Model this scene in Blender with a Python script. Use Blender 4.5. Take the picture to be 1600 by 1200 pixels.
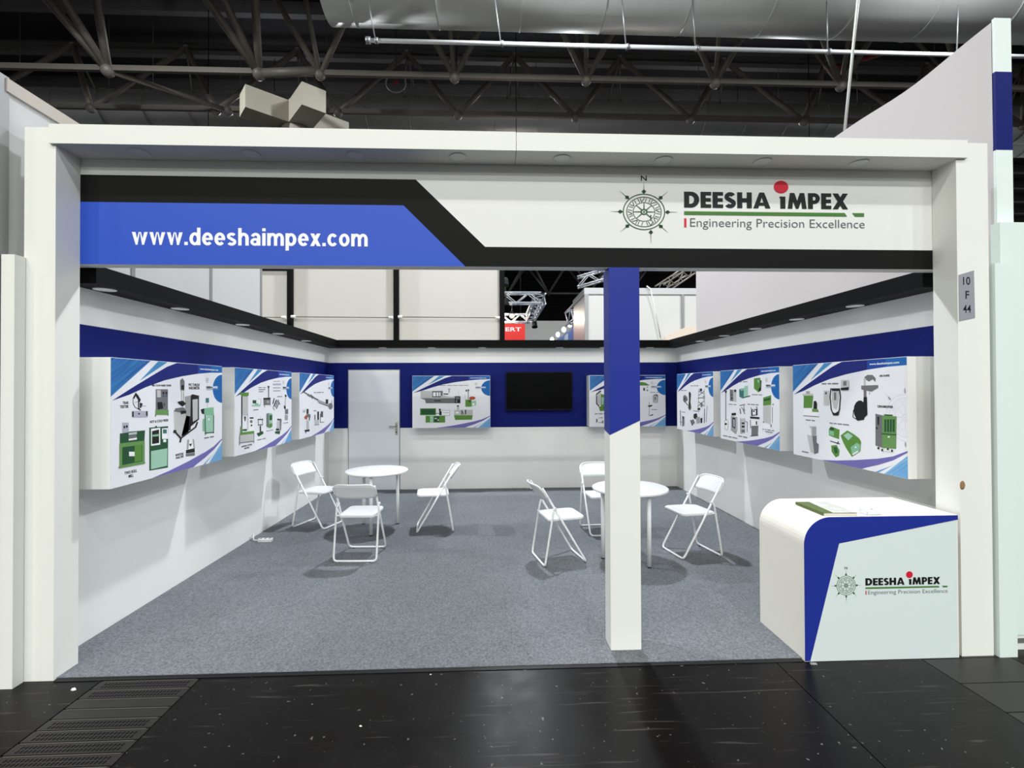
import bpy, bmesh, math, random
from mathutils import Vector, Matrix
random.seed(7)
for o in list(bpy.data.objects): bpy.data.objects.remove(o, do_unlink=True)
sc = bpy.context.scene
COL = sc.collection

# ---------------------------------------------------------------- camera, world, lights, exposure
PI = math.pi
def make_camera():
    yaw, pitch, roll = math.radians(2.28), math.radians(.53), math.radians(.22)
    fw = Vector((math.sin(yaw) * math.cos(pitch), math.cos(yaw) * math.cos(pitch), math.sin(pitch)))
    r0 = Vector((math.cos(yaw), -math.sin(yaw), 0)); u0 = r0.cross(fw)
    r = r0 * math.cos(roll) - u0 * math.sin(roll); u = u0 * math.cos(roll) + r0 * math.sin(roll)
    cd = bpy.data.cameras.new('camera'); co = bpy.data.objects.new('camera', cd); COL.objects.link(co)
    cd.sensor_width = 36; cd.sensor_fit = 'HORIZONTAL'; cd.lens = 36 * 752 / 1600; cd.clip_end = 300; cd.clip_start = .05
    m = Matrix((r, u, -fw)).transposed().to_4x4(); m.translation = Vector((0, 0, 1.72)); co.matrix_world = m
    sc.camera = co
make_camera()
sc.view_settings.view_transform = 'Standard'; sc.view_settings.look = 'None'
sc.view_settings.gamma = 1; sc.view_settings.use_curve_mapping = False
sc.view_settings.exposure = 0.0
w = bpy.data.worlds.new('hall_air'); sc.world = w; w.use_nodes = True
w.node_tree.nodes['Background'].inputs[0].default_value = (.93, .97, 1, 1)
w.node_tree.nodes['Background'].inputs[1].default_value = .36
LAMP_POWER = 365
LAMPS = [(x, y) for y in (-22.6, -16, -9.4, -2.8) for x in (-10.95, -6.3, -1.65, 3.0, 7.65, 12.3)] + [(x, y) for y in (8.2, 19.2) for x in (-8.55, .75, 10.05)] + [(x, 14.8) for x in (-8.55, .75, 10.05)]

ROW_POWER = {-22.6: 1.2, -16: 1.1, -9.4: 1, -2.8: .45, 8.2: 2.5, 14.8: .2, 19.2: .8}

# ---------------------------------------------------------------- materials
def lin(c):
    return tuple(((v / 255) / 12.92 if v / 255 <= .04045 else ((v / 255 + .055) / 1.055) ** 2.4) for v in c)
MATS = {}
def mat(name, rgb, rough=.5, spec=.4, metal=0, noise=0, scale=30, bump=0, emit=0, emit_rgb=None, alpha=1, trans=0):
    if name in MATS: return MATS[name]
    m = bpy.data.materials.new(name); m.use_nodes = True; nt = m.node_tree; b = nt.nodes['Principled BSDF']
    c = lin(rgb) + (1,)
    b.inputs['Base Color'].default_value = c; b.inputs['Roughness'].default_value = rough
    b.inputs['Specular IOR Level'].default_value = spec; b.inputs['Metallic'].default_value = metal
    if trans: b.inputs['Transmission Weight'].default_value = trans
    if emit:
        b.inputs['Emission Color'].default_value = lin(emit_rgb or rgb) + (1,); b.inputs['Emission Strength'].default_value = emit
    if noise or bump:
        tc = nt.nodes.new('ShaderNodeTexCoord'); n = nt.nodes.new('ShaderNodeTexNoise')
        n.inputs['Scale'].default_value = scale; n.inputs['Detail'].default_value = 4
        nt.links.new(tc.outputs['Object'], n.inputs['Vector'])
        if noise:
            mx = nt.nodes.new('ShaderNodeMix'); mx.data_type = 'RGBA'
            mx.inputs[6].default_value = tuple(max(0, v * (1 - noise)) for v in c[:3]) + (1,)
            mx.inputs[7].default_value = tuple(min(1, v * (1 + noise)) for v in c[:3]) + (1,)
            nt.links.new(n.outputs['Fac'], mx.inputs[0]); nt.links.new(mx.outputs[2], b.inputs['Base Color'])
        if bump:
            bp = nt.nodes.new('ShaderNodeBump'); bp.inputs['Strength'].default_value = bump; bp.inputs['Distance'].default_value = .004
            nt.links.new(n.outputs['Fac'], bp.inputs['Height']); nt.links.new(bp.outputs['Normal'], b.inputs['Normal'])
    MATS[name] = m; return m

WHITE = mat('white_laminate', (232, 232, 226), .55, .25, noise=.02, scale=3, bump=.05)
WALLW = mat('white_wall_panel', (236, 236, 233), .6, .25, noise=.02, scale=2)
NAVY = mat('navy_vinyl', (15, 26, 104), .55, .12)
ROYAL = mat('royal_blue_vinyl', (45, 82, 190), .45, .25)
PILLB = mat('pillar_blue_vinyl', (29, 46, 142), .5, .25)
BLACK = mat('black_vinyl', (19, 19, 18), .55, .1)
TRIMK = mat('black_trim', (8, 8, 9), .6, .1)
INK = mat('ink_black', (20, 22, 22), .5, .2)
GREEN = mat('logo_green', (70, 118, 52), .5, .2)
DGREEN = mat('compass_green', (48, 84, 52), .5, .2)
RED = mat('logo_red', (205, 32, 52), .5, .2)
GREYT = mat('tagline_grey', (95, 95, 100), .5, .2)
PWHITE = mat('print_white', (246, 246, 246), .5, .2)
ALU = mat('aluminium', (150, 150, 150), .4, .5, .6)
STEEL = mat('painted_steel', (128, 122, 112), .5, .4, .2, noise=.12, scale=2)
DSTEEL = mat('dark_steel', (62, 58, 54), .55, .4, .2, noise=.15, scale=2)
DUCT = mat('galvanised_duct', (212, 212, 207), .42, .5, .4, noise=.12, scale=1.2)
ROOF = mat('dark_roof_deck', (26, 25, 26), .8, .2)
PURL = mat('dark_purlin', (60, 58, 58), .6, .3)
CREAM = mat('cream_panel', (210, 206, 198), .6, .25, noise=.015, scale=1.5)
GREYP = mat('grey_white_panel', (192, 192, 191), .6, .25)
PLASTIC = mat('white_plastic', (236, 236, 232), .4, .4)
CHAIRW = mat('chair_white', (224, 225, 226), .42, .4)
RUBBER = mat('black_rubber', (25, 25, 25), .7, .2)
CHROME = mat('chrome', (200, 195, 180), .25, .5, 1)

def carpet_mat():
    m = bpy.data.materials.new('grey_carpet'); m.use_nodes = True; nt = m.node_tree; b = nt.nodes['Principled BSDF']
    tc = nt.nodes.new('ShaderNodeTexCoord'); n = nt.nodes.new('ShaderNodeTexNoise'); n.inputs['Scale'].default_value = 75; n.inputs['Detail'].default_value = 6; n.inputs['Roughness'].default_value = .75
    n2 = nt.nodes.new('ShaderNodeTexNoise'); n2.inputs['Scale'].default_value = 2.2
    r = nt.nodes.new('ShaderNodeValToRGB'); r.color_ramp.elements[0].position = .33; r.color_ramp.elements[1].position = .68
    r.color_ramp.elements[0].color = lin((83, 86, 90)) + (1,); r.color_ramp.elements[1].color = lin((141, 145, 150)) + (1,)
    mx = nt.nodes.new('ShaderNodeMix'); mx.data_type = 'RGBA'; mx.blend_type = 'MULTIPLY'; mx.inputs[0].default_value = .25
    nt.links.new(tc.outputs['Object'], n.inputs['Vector']); nt.links.new(tc.outputs['Object'], n2.inputs['Vector'])
    nt.links.new(n.outputs['Fac'], r.inputs['Fac']); nt.links.new(r.outputs['Color'], mx.inputs[6]); nt.links.new(n2.outputs['Color'], mx.inputs[7])
    mx2 = nt.nodes.new('ShaderNodeMix'); mx2.data_type = 'RGBA'
    bw = nt.nodes.new('ShaderNodeRGBToBW'); nt.links.new(n2.outputs['Color'], bw.inputs[0]); nt.links.new(bw.outputs[0], mx.inputs[7])
    nt.links.new(mx.outputs[2], b.inputs['Base Color'])
    b.inputs['Roughness'].default_value = .95; b.inputs['Specular IOR Level'].default_value = .1
    bp = nt.nodes.new('ShaderNodeBump'); bp.inputs['Strength'].default_value = .5; bp.inputs['Distance'].default_value = .004
    nt.links.new(n.outputs['Fac'], bp.inputs['Height']); nt.links.new(bp.outputs['Normal'], b.inputs['Normal'])
    return m
CARPET = carpet_mat()
def floor_mat():
    m = bpy.data.materials.new('dark_hall_floor'); m.use_nodes = True; nt = m.node_tree; b = nt.nodes['Principled BSDF']
    tc = nt.nodes.new('ShaderNodeTexCoord')
    def noise(sc_, det, vec=None, dist=0):
        n = nt.nodes.new('ShaderNodeTexNoise'); n.inputs['Scale'].default_value = sc_; n.inputs['Detail'].default_value = det; n.inputs['Distortion'].default_value = dist
        nt.links.new(vec or tc.outputs['Object'], n.inputs['Vector']); return n
    big = noise(1.1, 3)
    r = nt.nodes.new('ShaderNodeValToRGB'); r.color_ramp.elements[0].color = lin((9, 7, 7)) + (1,); r.color_ramp.elements[1].color = lin((18, 15, 14)) + (1,)
    nt.links.new(big.outputs['Fac'], r.inputs['Fac'])
    mp = nt.nodes.new('ShaderNodeMapping'); mp.inputs['Scale'].default_value = (1.3, 26, 1); mp.inputs['Rotation'].default_value = (0, 0, .12)
    nt.links.new(tc.outputs['Object'], mp.inputs['Vector'])
    sc1 = noise(1.6, 5, mp.outputs['Vector'], .6)
    rr = nt.nodes.new('ShaderNodeValToRGB'); rr.color_ramp.elements[0].position = .62; rr.color_ramp.elements[1].position = .72
    nt.links.new(sc1.outputs['Fac'], rr.inputs['Fac'])
    spk = noise(34, 2); rs = nt.nodes.new('ShaderNodeValToRGB'); rs.color_ramp.elements[0].position = .695; rs.color_ramp.elements[1].position = .73
    nt.links.new(spk.outputs['Fac'], rs.inputs['Fac'])
    ad = nt.nodes.new('ShaderNodeMath'); ad.operation = 'MAXIMUM'; m3 = nt.nodes.new('ShaderNodeMath'); m3.operation = 'MULTIPLY'; m3.inputs[1].default_value = .35; nt.links.new(rr.outputs['Color'], m3.inputs[0]); nt.links.new(m3.outputs[0], ad.inputs[0]); nt.links.new(rs.outputs['Color'], ad.inputs[1])
    ml = nt.nodes.new('ShaderNodeMath'); ml.operation = 'MULTIPLY'; ml.inputs[1].default_value = .6; nt.links.new(ad.outputs[0], ml.inputs[0])
    mx = nt.nodes.new('ShaderNodeMix'); mx.data_type = 'RGBA'; mx.inputs[7].default_value = lin((120, 112, 104)) + (1,)
    nt.links.new(ml.outputs[0], mx.inputs[0]); nt.links.new(r.outputs['Color'], mx.inputs[6]); nt.links.new(mx.outputs[2], b.inputs['Base Color'])
    mr = nt.nodes.new('ShaderNodeMapRange'); mr.inputs[3].default_value = .22; mr.inputs[4].default_value = .42
    n3 = noise(6, 6); nt.links.new(n3.outputs['Fac'], mr.inputs[0]); nt.links.new(mr.outputs[0], b.inputs['Roughness'])
    b.inputs['Specular IOR Level'].default_value = .14
    return m
FLOORM = floor_mat()

# ---------------------------------------------------------------- builders
class MB:
    def __init__(s): s.v = []; s.f = []; s.mi = []; s.ms = []; s.sm = []
    def idx(s, m):
        if m not in s.ms: s.ms.append(m)
        return s.ms.index(m)
    def add(s, vs, fs, m=None, smooth=False):
        k = len(s.v); s.v += [tuple(p) for p in vs]; i = s.idx(m) if m else 0
        for f in fs: s.f.append([k + q for q in f]); s.mi.append(i); s.sm.append(smooth)
        return s
    def box(s, x0, x1, y0, y1, z0, z1, m=None):
        return s.add([(x0, y0, z0), (x1, y0, z0), (x1, y1, z0), (x0, y1, z0), (x0, y0, z1), (x1, y0, z1), (x1, y1, z1), (x0, y1, z1)],
              [(0, 3, 2, 1), (4, 5, 6, 7), (0, 1, 5, 4), (1, 2, 6, 5), (2, 3, 7, 6), (3, 0, 4, 7)], m)
    def obox(s, M4, sx, sy, sz, m=None):
        k = len(s.v); s.box(-sx / 2, sx / 2, -sy / 2, sy / 2, -sz / 2, sz / 2, m)
        for i in range(k, len(s.v)): s.v[i] = tuple(M4 @ Vector(s.v[i]))
        return s
    def tube(s, pts, r, n=10, m=None, caps=True, r1=None):
        P = [Vector(p) for p in pts]; N = len(P); k = len(s.v); up = None
        for i, p in enumerate(P):
            t = ((P[min(i + 1, N - 1)] - p).normalized() + (p - P[max(i - 1, 0)]).normalized())
            t = t.normalized() if t.length > 1e-6 else (P[min(i + 1, N - 1)] - P[max(i - 1, 0)]).normalized()
            if up is None:
                up = t.cross(Vector((0, 0, 1)) if abs(t.z) < .9 else Vector((1, 0, 0))).normalized()
            up = (up - t * up.dot(t)).normalized(); bi = t.cross(up)
            rr = r if r1 is None else r + (r1 - r) * i / (N - 1)
            for j in range(n):
                a = 2 * PI * j / n; s.v.append(tuple(p + (up * math.cos(a) + bi * math.sin(a)) * rr))
        mi = s.idx(m) if m else 0
        for i in range(N - 1):
            for j in range(n):
                s.f.append([k + i * n + j, k + i * n + (j + 1) % n, k + (i + 1) * n + (j + 1) % n, k + (i + 1) * n + j]); s.mi.append(mi); s.sm.append(True)
        if caps:
            s.f.append([k + j for j in range(n)][::-1]); s.mi.append(mi); s.sm.append(False)
            s.f.append([k + (N - 1) * n + j for j in range(n)]); s.mi.append(mi); s.sm.append(False)
        return s
    def lathe(s, prof, c=(0, 0, 0), n=32, m=None, smooth=True):
        k = len(s.v); mi = s.idx(m) if m else 0
        for r, z in prof:
            for j in range(n):
                a = 2 * PI * j / n; s.v.append((c[0] + r * math.cos(a), c[1] + r * math.sin(a), c[2] + z))
        for i in range(len(prof) - 1):
            for j in range(n):
                s.f.append([k + i * n + j, k + i * n + (j + 1) % n, k + (i + 1) * n + (j + 1) % n, k + (i + 1) * n + j]); s.mi.append(mi); s.sm.append(smooth)
        s.f.append([k + j for j in range(n)][::-1]); s.mi.append(mi); s.sm.append(False)
        s.f.append([k + (len(prof) - 1) * n + j for j in range(n)]); s.mi.append(mi); s.sm.append(False)
        return s
    def prism_xz(s, pts, y0, y1, m=None):
        """polygon in the x-z plane (counter-clockwise seen from -y) between y0 and y1"""
        n = len(pts); vs = [(x, y0, z) for x, z in pts] + [(x, y1, z) for x, z in pts]
        fs = [list(range(n)), list(range(2 * n - 1, n - 1, -1))] + [[i + n, (i + 1) % n + n, (i + 1) % n, i] for i in range(n)]
        return s.add(vs, fs, m)
    def flat_xz(s, pts, y, m=None):
        a = sum(pts[i][0] * pts[(i + 1) % len(pts)][1] - pts[(i + 1) % len(pts)][0] * pts[i][1] for i in range(len(pts)))
        if a < 0: pts = pts[::-1]
        return s.add([(x, y, z) for x, z in pts], [list(range(len(pts)))], m)
    def build(s, name, m=None, parent=None, loc=None, bevel=0):
        me = bpy.data.meshes.new(name); me.from_pydata(s.v, [], s.f)
        ms = s.ms or [m]
        for q in ms: me.materials.append(q)
        me.polygons.foreach_set('material_index', s.mi); me.polygons.foreach_set('use_smooth', s.sm); me.update()
        o = bpy.data.objects.new(name, me); COL.objects.link(o)
        if parent: o.parent = parent
        if loc: o.location = loc
        if bevel:
            b = o.modifiers.new('bevel', 'BEVEL'); b.width = bevel; b.segments = 2; b.limit_method = 'ANGLE'
        return o
def tag(o, label=None, cat=None, group=None, kind=None):
    if label: o['label'] = label
    if cat: o['category'] = cat
    if group: o['group'] = group
    if kind: o['kind'] = kind
    return o
def empty(name, loc=(0, 0, 0), rz=0, label=None, cat=None, group=None, kind=None):
    o = bpy.data.objects.new(name, None); COL.objects.link(o); o.location = loc; o.rotation_euler = (0, 0, rz)
    o.empty_display_size = .1
    return tag(o, label, cat, group, kind)
def copy_tree(o, parent=None):
    c = o.copy(); COL.objects.link(c); c.parent = parent
    for ch in list(o.children): copy_tree(ch, c)
    return c
def fillet(pts, r, n=6):
    P = [Vector(p) for p in pts]; out = [P[0]]
    for a, b, c in zip(P, P[1:], P[2:]):
        d0 = (a - b).normalized(); d1 = (c - b).normalized(); ang = d0.angle(d1); t = min(r / math.tan(ang / 2), (a - b).length * .45, (c - b).length * .45)
        p0, p1 = b + d0 * t, b + d1 * t
        for i in range(n + 1):
            q = i / n; out.append(p0.lerp(b, q).lerp(b.lerp(p1, q), q))
    out.append(P[-1]); return out
FONT_CAP = None
def text_mesh(body, bold=0):
    c = bpy.data.curves.new('txt', 'FONT'); c.body = body; c.size = 1; c.offset = bold; c.resolution_u = 3; c.space_character = 1 + bold * 1.2
    o = bpy.data.objects.new('txt', c); COL.objects.link(o)
    me = bpy.data.meshes.new_from_object(o.evaluated_get(bpy.context.evaluated_depsgraph_get()))
    bpy.data.objects.remove(o, do_unlink=True); bpy.data.curves.remove(c); return me
def lettering(body, x0, x1, z, cap, y, m, parent, bold=0, name='lettering', shear=0):
    """flat print in the x-z plane of its parent, facing -y, fitted between x0 and x1 with the given capital height"""
    global FONT_CAP
    if FONT_CAP is None:
        q = text_mesh('H'); FONT_CAP = max(v.co.y for v in q.vertices); bpy.data.meshes.remove(q)
    me = text_mesh(body, bold); xs = [v.co.x for v in me.vertices]; a, b = min(xs), max(xs)
    kx = (x1 - x0) / (b - a); kz = cap / (FONT_CAP + bold)
    for v in me.vertices:
        v.co = (x0 + (v.co.x - a) * kx, y, z + (v.co.y + bold * .5) * kz)
    me.materials.clear(); me.materials.append(m); me.update(); me.name = name
    o = bpy.data.objects.new(name, me); COL.objects.link(o); o.parent = parent; return o

# drawn block letters (capitals of the logo, lower case of the web address), unit capital height
def _rect(a, b, c, d): return [(a, b), (c, b), (c, d), (a, d)]
def _ring(cx, cy, rx, ry, t, a0=0, a1=360, n=24):
    P = lambda r1, r2, a: (cx + r1 * math.cos(math.radians(a)), cy + r2 * math.sin(math.radians(a)))
    A = [a0 + (a1 - a0) * i / n for i in range(n + 1)]
    return [[P(rx, ry, p), P(rx, ry, q), P(rx - t, ry - t * .92, q), P(rx - t, ry - t * .92, p)] for p, q in zip(A, A[1:])]
def _stroke(path, t):
    P = [Vector(p) for p in path]; L = []
    for i, p in enumerate(P):
        d = (P[min(i + 1, len(P) - 1)] - P[max(i - 1, 0)]).normalized(); L.append((p + Vector((-d.y, d.x)) * t / 2, p - Vector((-d.y, d.x)) * t / 2))
    return [[tuple(a[0]), tuple(a[1]), tuple(b[1]), tuple(b[0])] for a, b in zip(L, L[1:])]
def _s(cx, ru, zu, rd, zd, kx, t):
    arc = lambda z, r, a: (cx + kx * r * math.cos(math.radians(a)), z + r * math.sin(math.radians(a)))
    return _stroke([arc(zu, ru, a) for a in range(28, 246, 12)] + [arc(zd, rd, a) for a in range(64, -156, -12)], t)
def _glyphs():
    G = {}; st = _rect(0, 0, .27, 1)
    G['H'] = (.78, [st, _rect(.51, 0, .78, 1), _rect(.27, .37, .51, .63)])
    G['E'] = (.56, [st, _rect(.27, 0, .56, .22), _rect(.27, .39, .54, .61), _rect(.27, .78, .56, 1)])
    G['D'] = (.80, [st, _rect(.27, 0, .36, .24), _rect(.27, .76, .36, 1)] + _ring(.36, .5, .44, .5, .27, -90, 90))
    G['P'] = (.66, [st, _rect(.27, .32, .34, .54), _rect(.27, .78, .34, 1)] + _ring(.34, .66, .32, .34, .235, -90, 90))
    G['A'] = (.92, [[(0, 0), (.27, 0), (.46, .7), (.46, 1), (.33, 1)], [(.92, 0), (.65, 0), (.46, .7), (.46, 1), (.59, 1)], _rect(.26, .17, .66, .36)])
    G['M'] = (1.06, [[(0, 0), (.26, 0), (.36, 1), (.13, 1)], [(.13, 1), (.38, 1), (.53, .5), (.53, 0), (.46, 0)], [(1.06, 0), (.8, 0), (.7, 1), (.93, 1)], [(.93, 1), (.68, 1), (.53, .5), (.53, 0), (.6, 0)]])
    G['X'] = (.86, [[(0, 0), (.3, 0), (.86, 1), (.56, 1)], [(.56, 0), (.86, 0), (.3, 1), (0, 1)]])
    G['S'] = (.60, _s(.30, .17, .71, .175, .29, 1.05, .24))
    o = _ring(.29, .3625, .29, .3725, .185)
    G['o'] = (.58, o); G['c'] = (.55, _ring(.29, .3625, .29, .3725, .185, 38, 322))
    G['e'] = (.57, _ring(.29, .3625, .29, .3725, .185, 0, 318) + [_rect(.1, .3, .575, .425)])
    G['d'] = (.59, o + [_rect(.405, 0, .59, 1)]); G['p'] = (.59, [[(x + .01, z) for x, z in q] for q in o] + [_rect(0, -.27, .185, .725)])
    G['h'] = (.57, [_rect(0, 0, .185, 1), _rect(.385, 0, .57, .43)] + _ring(.295, .42, .275, .315, .185, 0, 170))
    G['m'] = (.90, [_rect(0, 0, .185, .725), _rect(.36, 0, .54, .43), _rect(.715, 0, .9, .43)] + _ring(.285, .42, .255, .315, .18, 0, 170) + _ring(.645, .42, .255, .315, .18, 0, 170))
    G['a'] = (.55, _ring(.25, .215, .25, .225, .165) + [_rect(.365, 0, .545, .5)] + _ring(.28, .455, .265, .28, .175, 0, 160))
    G['s'] = (.53, _s(.265, .125, .525, .13, .2, 1.35, .165))
    W_ = lambda x: [[(x, .725), (x + .19, .725), (x + .305, .2), (x + .3, 0), (x + .2, 0)], [(x + .3, .0), (x + .2, 0), (x + .25, .25), (x + .36, .725), (x + .42, .725)]]
    G['w'] = (.84, W_(0) + [[(.84 - a, b) for a, b in q] for q in W_(0)])
    G['x'] = (.58, [[(0, 0), (.21, 0), (.57, .725), (.36, .725)], [(.37, 0), (.58, 0), (.22, .725), (.01, .725)]])
    G['i'] = (.185, [_rect(0, 0, .185, .725), _rect(0, .83, .185, 1)]); G['.'] = (.185, [_rect(0, 0, .185, .185)])
    return G
GLYPHS = _glyphs()
def block_letters(body, x0, x1, z, cap, y, m, parent, gap=.07, name='lettering'):
    tot = sum(GLYPHS[c][0] + gap for c in body) - gap; k = (x1 - x0) / tot; x = 0; e = 0; mb = MB()
    for c in body:
        for q in GLYPHS[c][1]:
            e += 1; mb.flat_xz([(x0 + (x + a) * k, z + b * cap) for a, b in q], y - e % 60 * .00001, m)
        x += GLYPHS[c][0] + gap
    return mb.build(name, m, parent)

# lamps of the hall: real fixtures that hang from the roof, each with its own light
def hall_lamps():
    mb = MB(); mb.lathe([(.06, .5), (.14, .42), (.2, .3), (.32, .02), (.33, 0), (.3, 0), (.3, .02), (.12, .22)], n=20)
    hm = mat('lamp_housing', (170, 170, 165), .4, .4, .3); gl = mat('lamp_glass', (255, 255, 255), .3, .3, emit=6)
    first = None
    for i, (x, y) in enumerate(LAMPS):
        side = 'over the front aisle' if y < 5 else 'above the booths behind'
        e = empty('high_bay_lamp', (x, y, 10.2 if y != 14.8 else 9.0), 0, 'round high bay lamp hanging from the hall roof ' + side, 'lamp', 'high bay lamps ' + side)
        if first is None:
            h = mb.build('housing', hm, e); g = MB().lathe([(.3, 0), (.3, .015)], n=20).build('lens', gl, e)
            r = MB().tube([(0, 0, .48), (0, 0, 4.53)], .012, 6).build('suspension_rod', TRIMK, e); first = (h, g, r)
        else:
            for q in first:
                c = q.copy(); COL.objects.link(c); c.parent = e
                if q is first[2] and y == 14.8: c.scale.z = 1.264; c.location.z = -.125
        ld = bpy.data.lights.new('lamp_light', 'AREA'); ld.shape = 'DISK'; ld.size = .4; ld.energy = LAMP_POWER * ROW_POWER[y]
        t = max(-1, min(1, x / 8)); ld.color = (.9, .95, 1) if y > 5 else (1 - .06 * max(t, 0), 1, 1 - .1 * max(-t, 0) - .02 * max(t, 0))
        lo = bpy.data.objects.new('lamp_light', ld); COL.objects.link(lo); lo.parent = e; lo.location = (0, 0, -.03)
        if y == 14.8: continue
        ud = bpy.data.lights.new('roof_fill_light', 'POINT'); ud.energy = LAMP_POWER * (1.0 if y in (8.2, 19.2) else .3); ud.shadow_soft_size = .12; ud.color = ld.color   # added fill light above the housing, brightens ducts and roof steel
        uo = bpy.data.objects.new('roof_fill_light', ud); COL.objects.link(uo); uo.parent = e; uo.location = (0, 0, .75)
hall_lamps()

# ================================================================ THE SETTING
XL, XR, YB, YF = -2.78, 3.20, 8.28, 3.14       # booth walls, back wall, fascia plane
WALL_H, CZ = 2.53, .008

# hall floor: plates with open joints and two service channels with slotted covers
floor = empty('floor', kind='structure')
base = MB().box(-45, 45, -26, 76, -.1, -.012).build('floor_bed', mat('joint_black', (10, 9, 9), .8, .2), floor)
for (x0, x1) in ((-45, -2.322), (-1.743, 1.763), (1.769, 2.697), (3.283, 45)):
    MB().box(x0, x1, -26, 76, -.03, 0).build('floor_plate', FLOORM, floor)
MB().box(-2.316, -1.749, 2.955, 76, -.03, 0).build('floor_plate', FLOORM, floor)
MB().box(-2.316, -1.749, -26, 1.46, -.03, 0).build('floor_plate', FLOORM, floor)
GRATE = mat('channel_cover', (28, 25, 23), .42, .4, noise=.1, scale=8); GEDGE = mat('worn_edge', (72, 67, 62), .45, .4)
SLOT = mat('slot_black', (6, 6, 6), .9, .1)
pm = MB(); pm.box(-2.314, -1.751, .003, .0785, -.03, 0)
cover = pm.build('channel_cover', GRATE, floor)
em = MB(); em.box(-2.30, -1.765, .072, .0785, 0, .0012); edge = em.build('worn_edge', GEDGE, cover)
sm_ = MB()
for row in range(2):
    for i in range(25):
        x = -2.272 + i * .0195; y = .014 + row * .026
        sm_.add([(x, y, .0006), (x + .008, y, .0006), (x + .013, y + .018, .0006), (x + .005, y + .018, .0006)], [(0, 1, 2, 3)])
slots = sm_.build('slot', SLOT, cover); slots['kind'] = 'stuff'
cover.location = (0, 1.46, 0)
for i in range(1, 18):
    c = cover.copy(); COL.objects.link(c); c.parent = floor; c.location = (0, 1.46 + i * .083, 0)
    for ch in (edge,) if i in (14, 15) else (edge, slots):
        q = ch.copy(); COL.objects.link(q); q.parent = c
rc = MB().box(2.703, 3.277, .003, .247, -.03, 0); c0 = rc.build('channel_cover', GRATE, floor); c0.location = (0, 1.2, 0)
for i in range(1, 30):
    c = c0.copy(); COL.objects.link(c); c.parent = floor; c.location = (0, 1.2 + i * .25, 0)

# roof of the hall
ceiling = empty('ceiling', kind='structure')
MB().box(-45, 45, -26, 76, 15.2, 15.4).build('roof_deck', ROOF, ceiling)
p0 = MB().box(-45, 45, -.12, .12, 14.75, 15.2).build('purlin', PURL, ceiling); p0.location = (0, -24.8, 0)
for i in range(1, 46):
    c = p0.copy(); COL.objects.link(c); c.parent = ceiling; c.location = (0, -24.8 + i * 2.2, 0)
tag(MB().box(-45, 45, 75.8, 76, 0, 15.2).build('wall_hall_end', mat('hall_end_wall', (58, 56, 56), .8, .2)), kind='structure')

# booth walls: white panels with a navy band
def wall(name, x0, x1, y0, y1, band):
    e = empty(name, kind='structure'); MB().box(x0, x1, y0, y1, 0, WALL_H).build('panel', WALLW, e)
    MB().box(*band, 1.055, 2.165).build('blue_band', NAVY, e); return e
wl = wall('wall_left', XL - .04, XL, 3.23, YB + .04, (XL, XL + .002, 3.235, YB))
wr = wall('wall_right', XR, XR + .04, 3.23, YB + .04, (XR - .002, XR, 3.235, YB))
wb = wall('wall_back', XL, XR, YB, YB + .04, (XL + .003, XR - .003, YB - .002, YB))
# door in the back wall
d = empty('door_1', (-2.445, YB - .0025, CZ), kind='structure')
MB().box(0, .85, -.012, 0, 0, 2.03).build('door_leaf', mat('door_grey_white', (228, 231, 234), .5, .3), d, bevel=.003)
MB().box(-.012, 0, -.006, 0, 0, 2.03).box(.85, .862, -.006, 0, 0, 2.03).box(-.012, .862, -.006, 0, 2.03, 2.042).build('frame', ALU, d)
hd = MB().box(.785, .825, -.02, -.012, .93, 1.14).build('handle_plate', CHROME, d, bevel=.003)
MB().tube([(.805, -.02, 1.075), (.805, -.055, 1.075), (.69, -.058, 1.075)], .009, 8).build('handle', CHROME, hd)
MB().lathe([(.011, 0), (.011, .006)], n=12).build('keyhole', RUBBER, hd).matrix_local = Matrix.Translation((.805, -.02, .975)) @ Matrix.Rotation(PI / 2, 4, 'X')

# black lighting trims along the wall tops with recessed downlights
T0, T1, TD = 2.415, 2.535, .2
def downlight(parent, x, y, z, r=.066, glow=None):
    a = MB().lathe([(r, 0), (r, -.006), (r * .8, -.006), (r * .8, -.001)], n=20).build('downlight_ring', PLASTIC, parent, (x, y, z))
    MB().lathe([(r * .8, -.004), (r * .8, -.001)], n=20).build('lens', mat('downlight_lens', (238, 238, 236), .35, .4), a)
trl = empty('trim_1', kind='structure'); MB().box(XL, XL + TD, 3.235, YB, T0, T1).build('trim_board', TRIMK, trl)
trr = empty('trim_2', kind='structure'); MB().box(XR - TD, XR, 3.235, YB, T0, T1).build('trim_board', TRIMK, trr)
trb = empty('trim_3', kind='structure'); MB().box(XL + TD, XR - TD, YB - TD, YB, T0, T1).build('trim_board', TRIMK, trb)
for y in (3.42, 4.22, 5.25, 6.1, 7.0): downlight(trl, XL + .11, y, T0)
for y in (3.98, 4.77, 5.54, 6.3, 7.05): downlight(trr, XR - .11, y, T0)
for x in (-1.85, -1.03, -.18, 1.14, 1.9, 2.7): downlight(trb, x, YB - .11, T0)

# carpet
co_ = [(-2.604, 2.99), (1.949, 2.99), (1.949, 3.466), (2.956, 3.466), (2.956, 3.142), (XR - .004, 3.142), (XR - .004, YB - .004), (XL + .004, YB - .004), (XL + .004, 3.142), (-2.604, 3.142)]
cm = MB(); cm.add([(x, y, 0) for x, y in co_] + [(x, y, CZ) for x, y in co_], [list(range(10))[::-1], list(range(10, 20))] + [[i, (i + 1) % 10, 10 + (i + 1) % 10, 10 + i] for i in range(10)])
tag(cm.build('carpet', CARPET), 'grey flecked carpet covering the booth floor', 'carpet')
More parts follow.
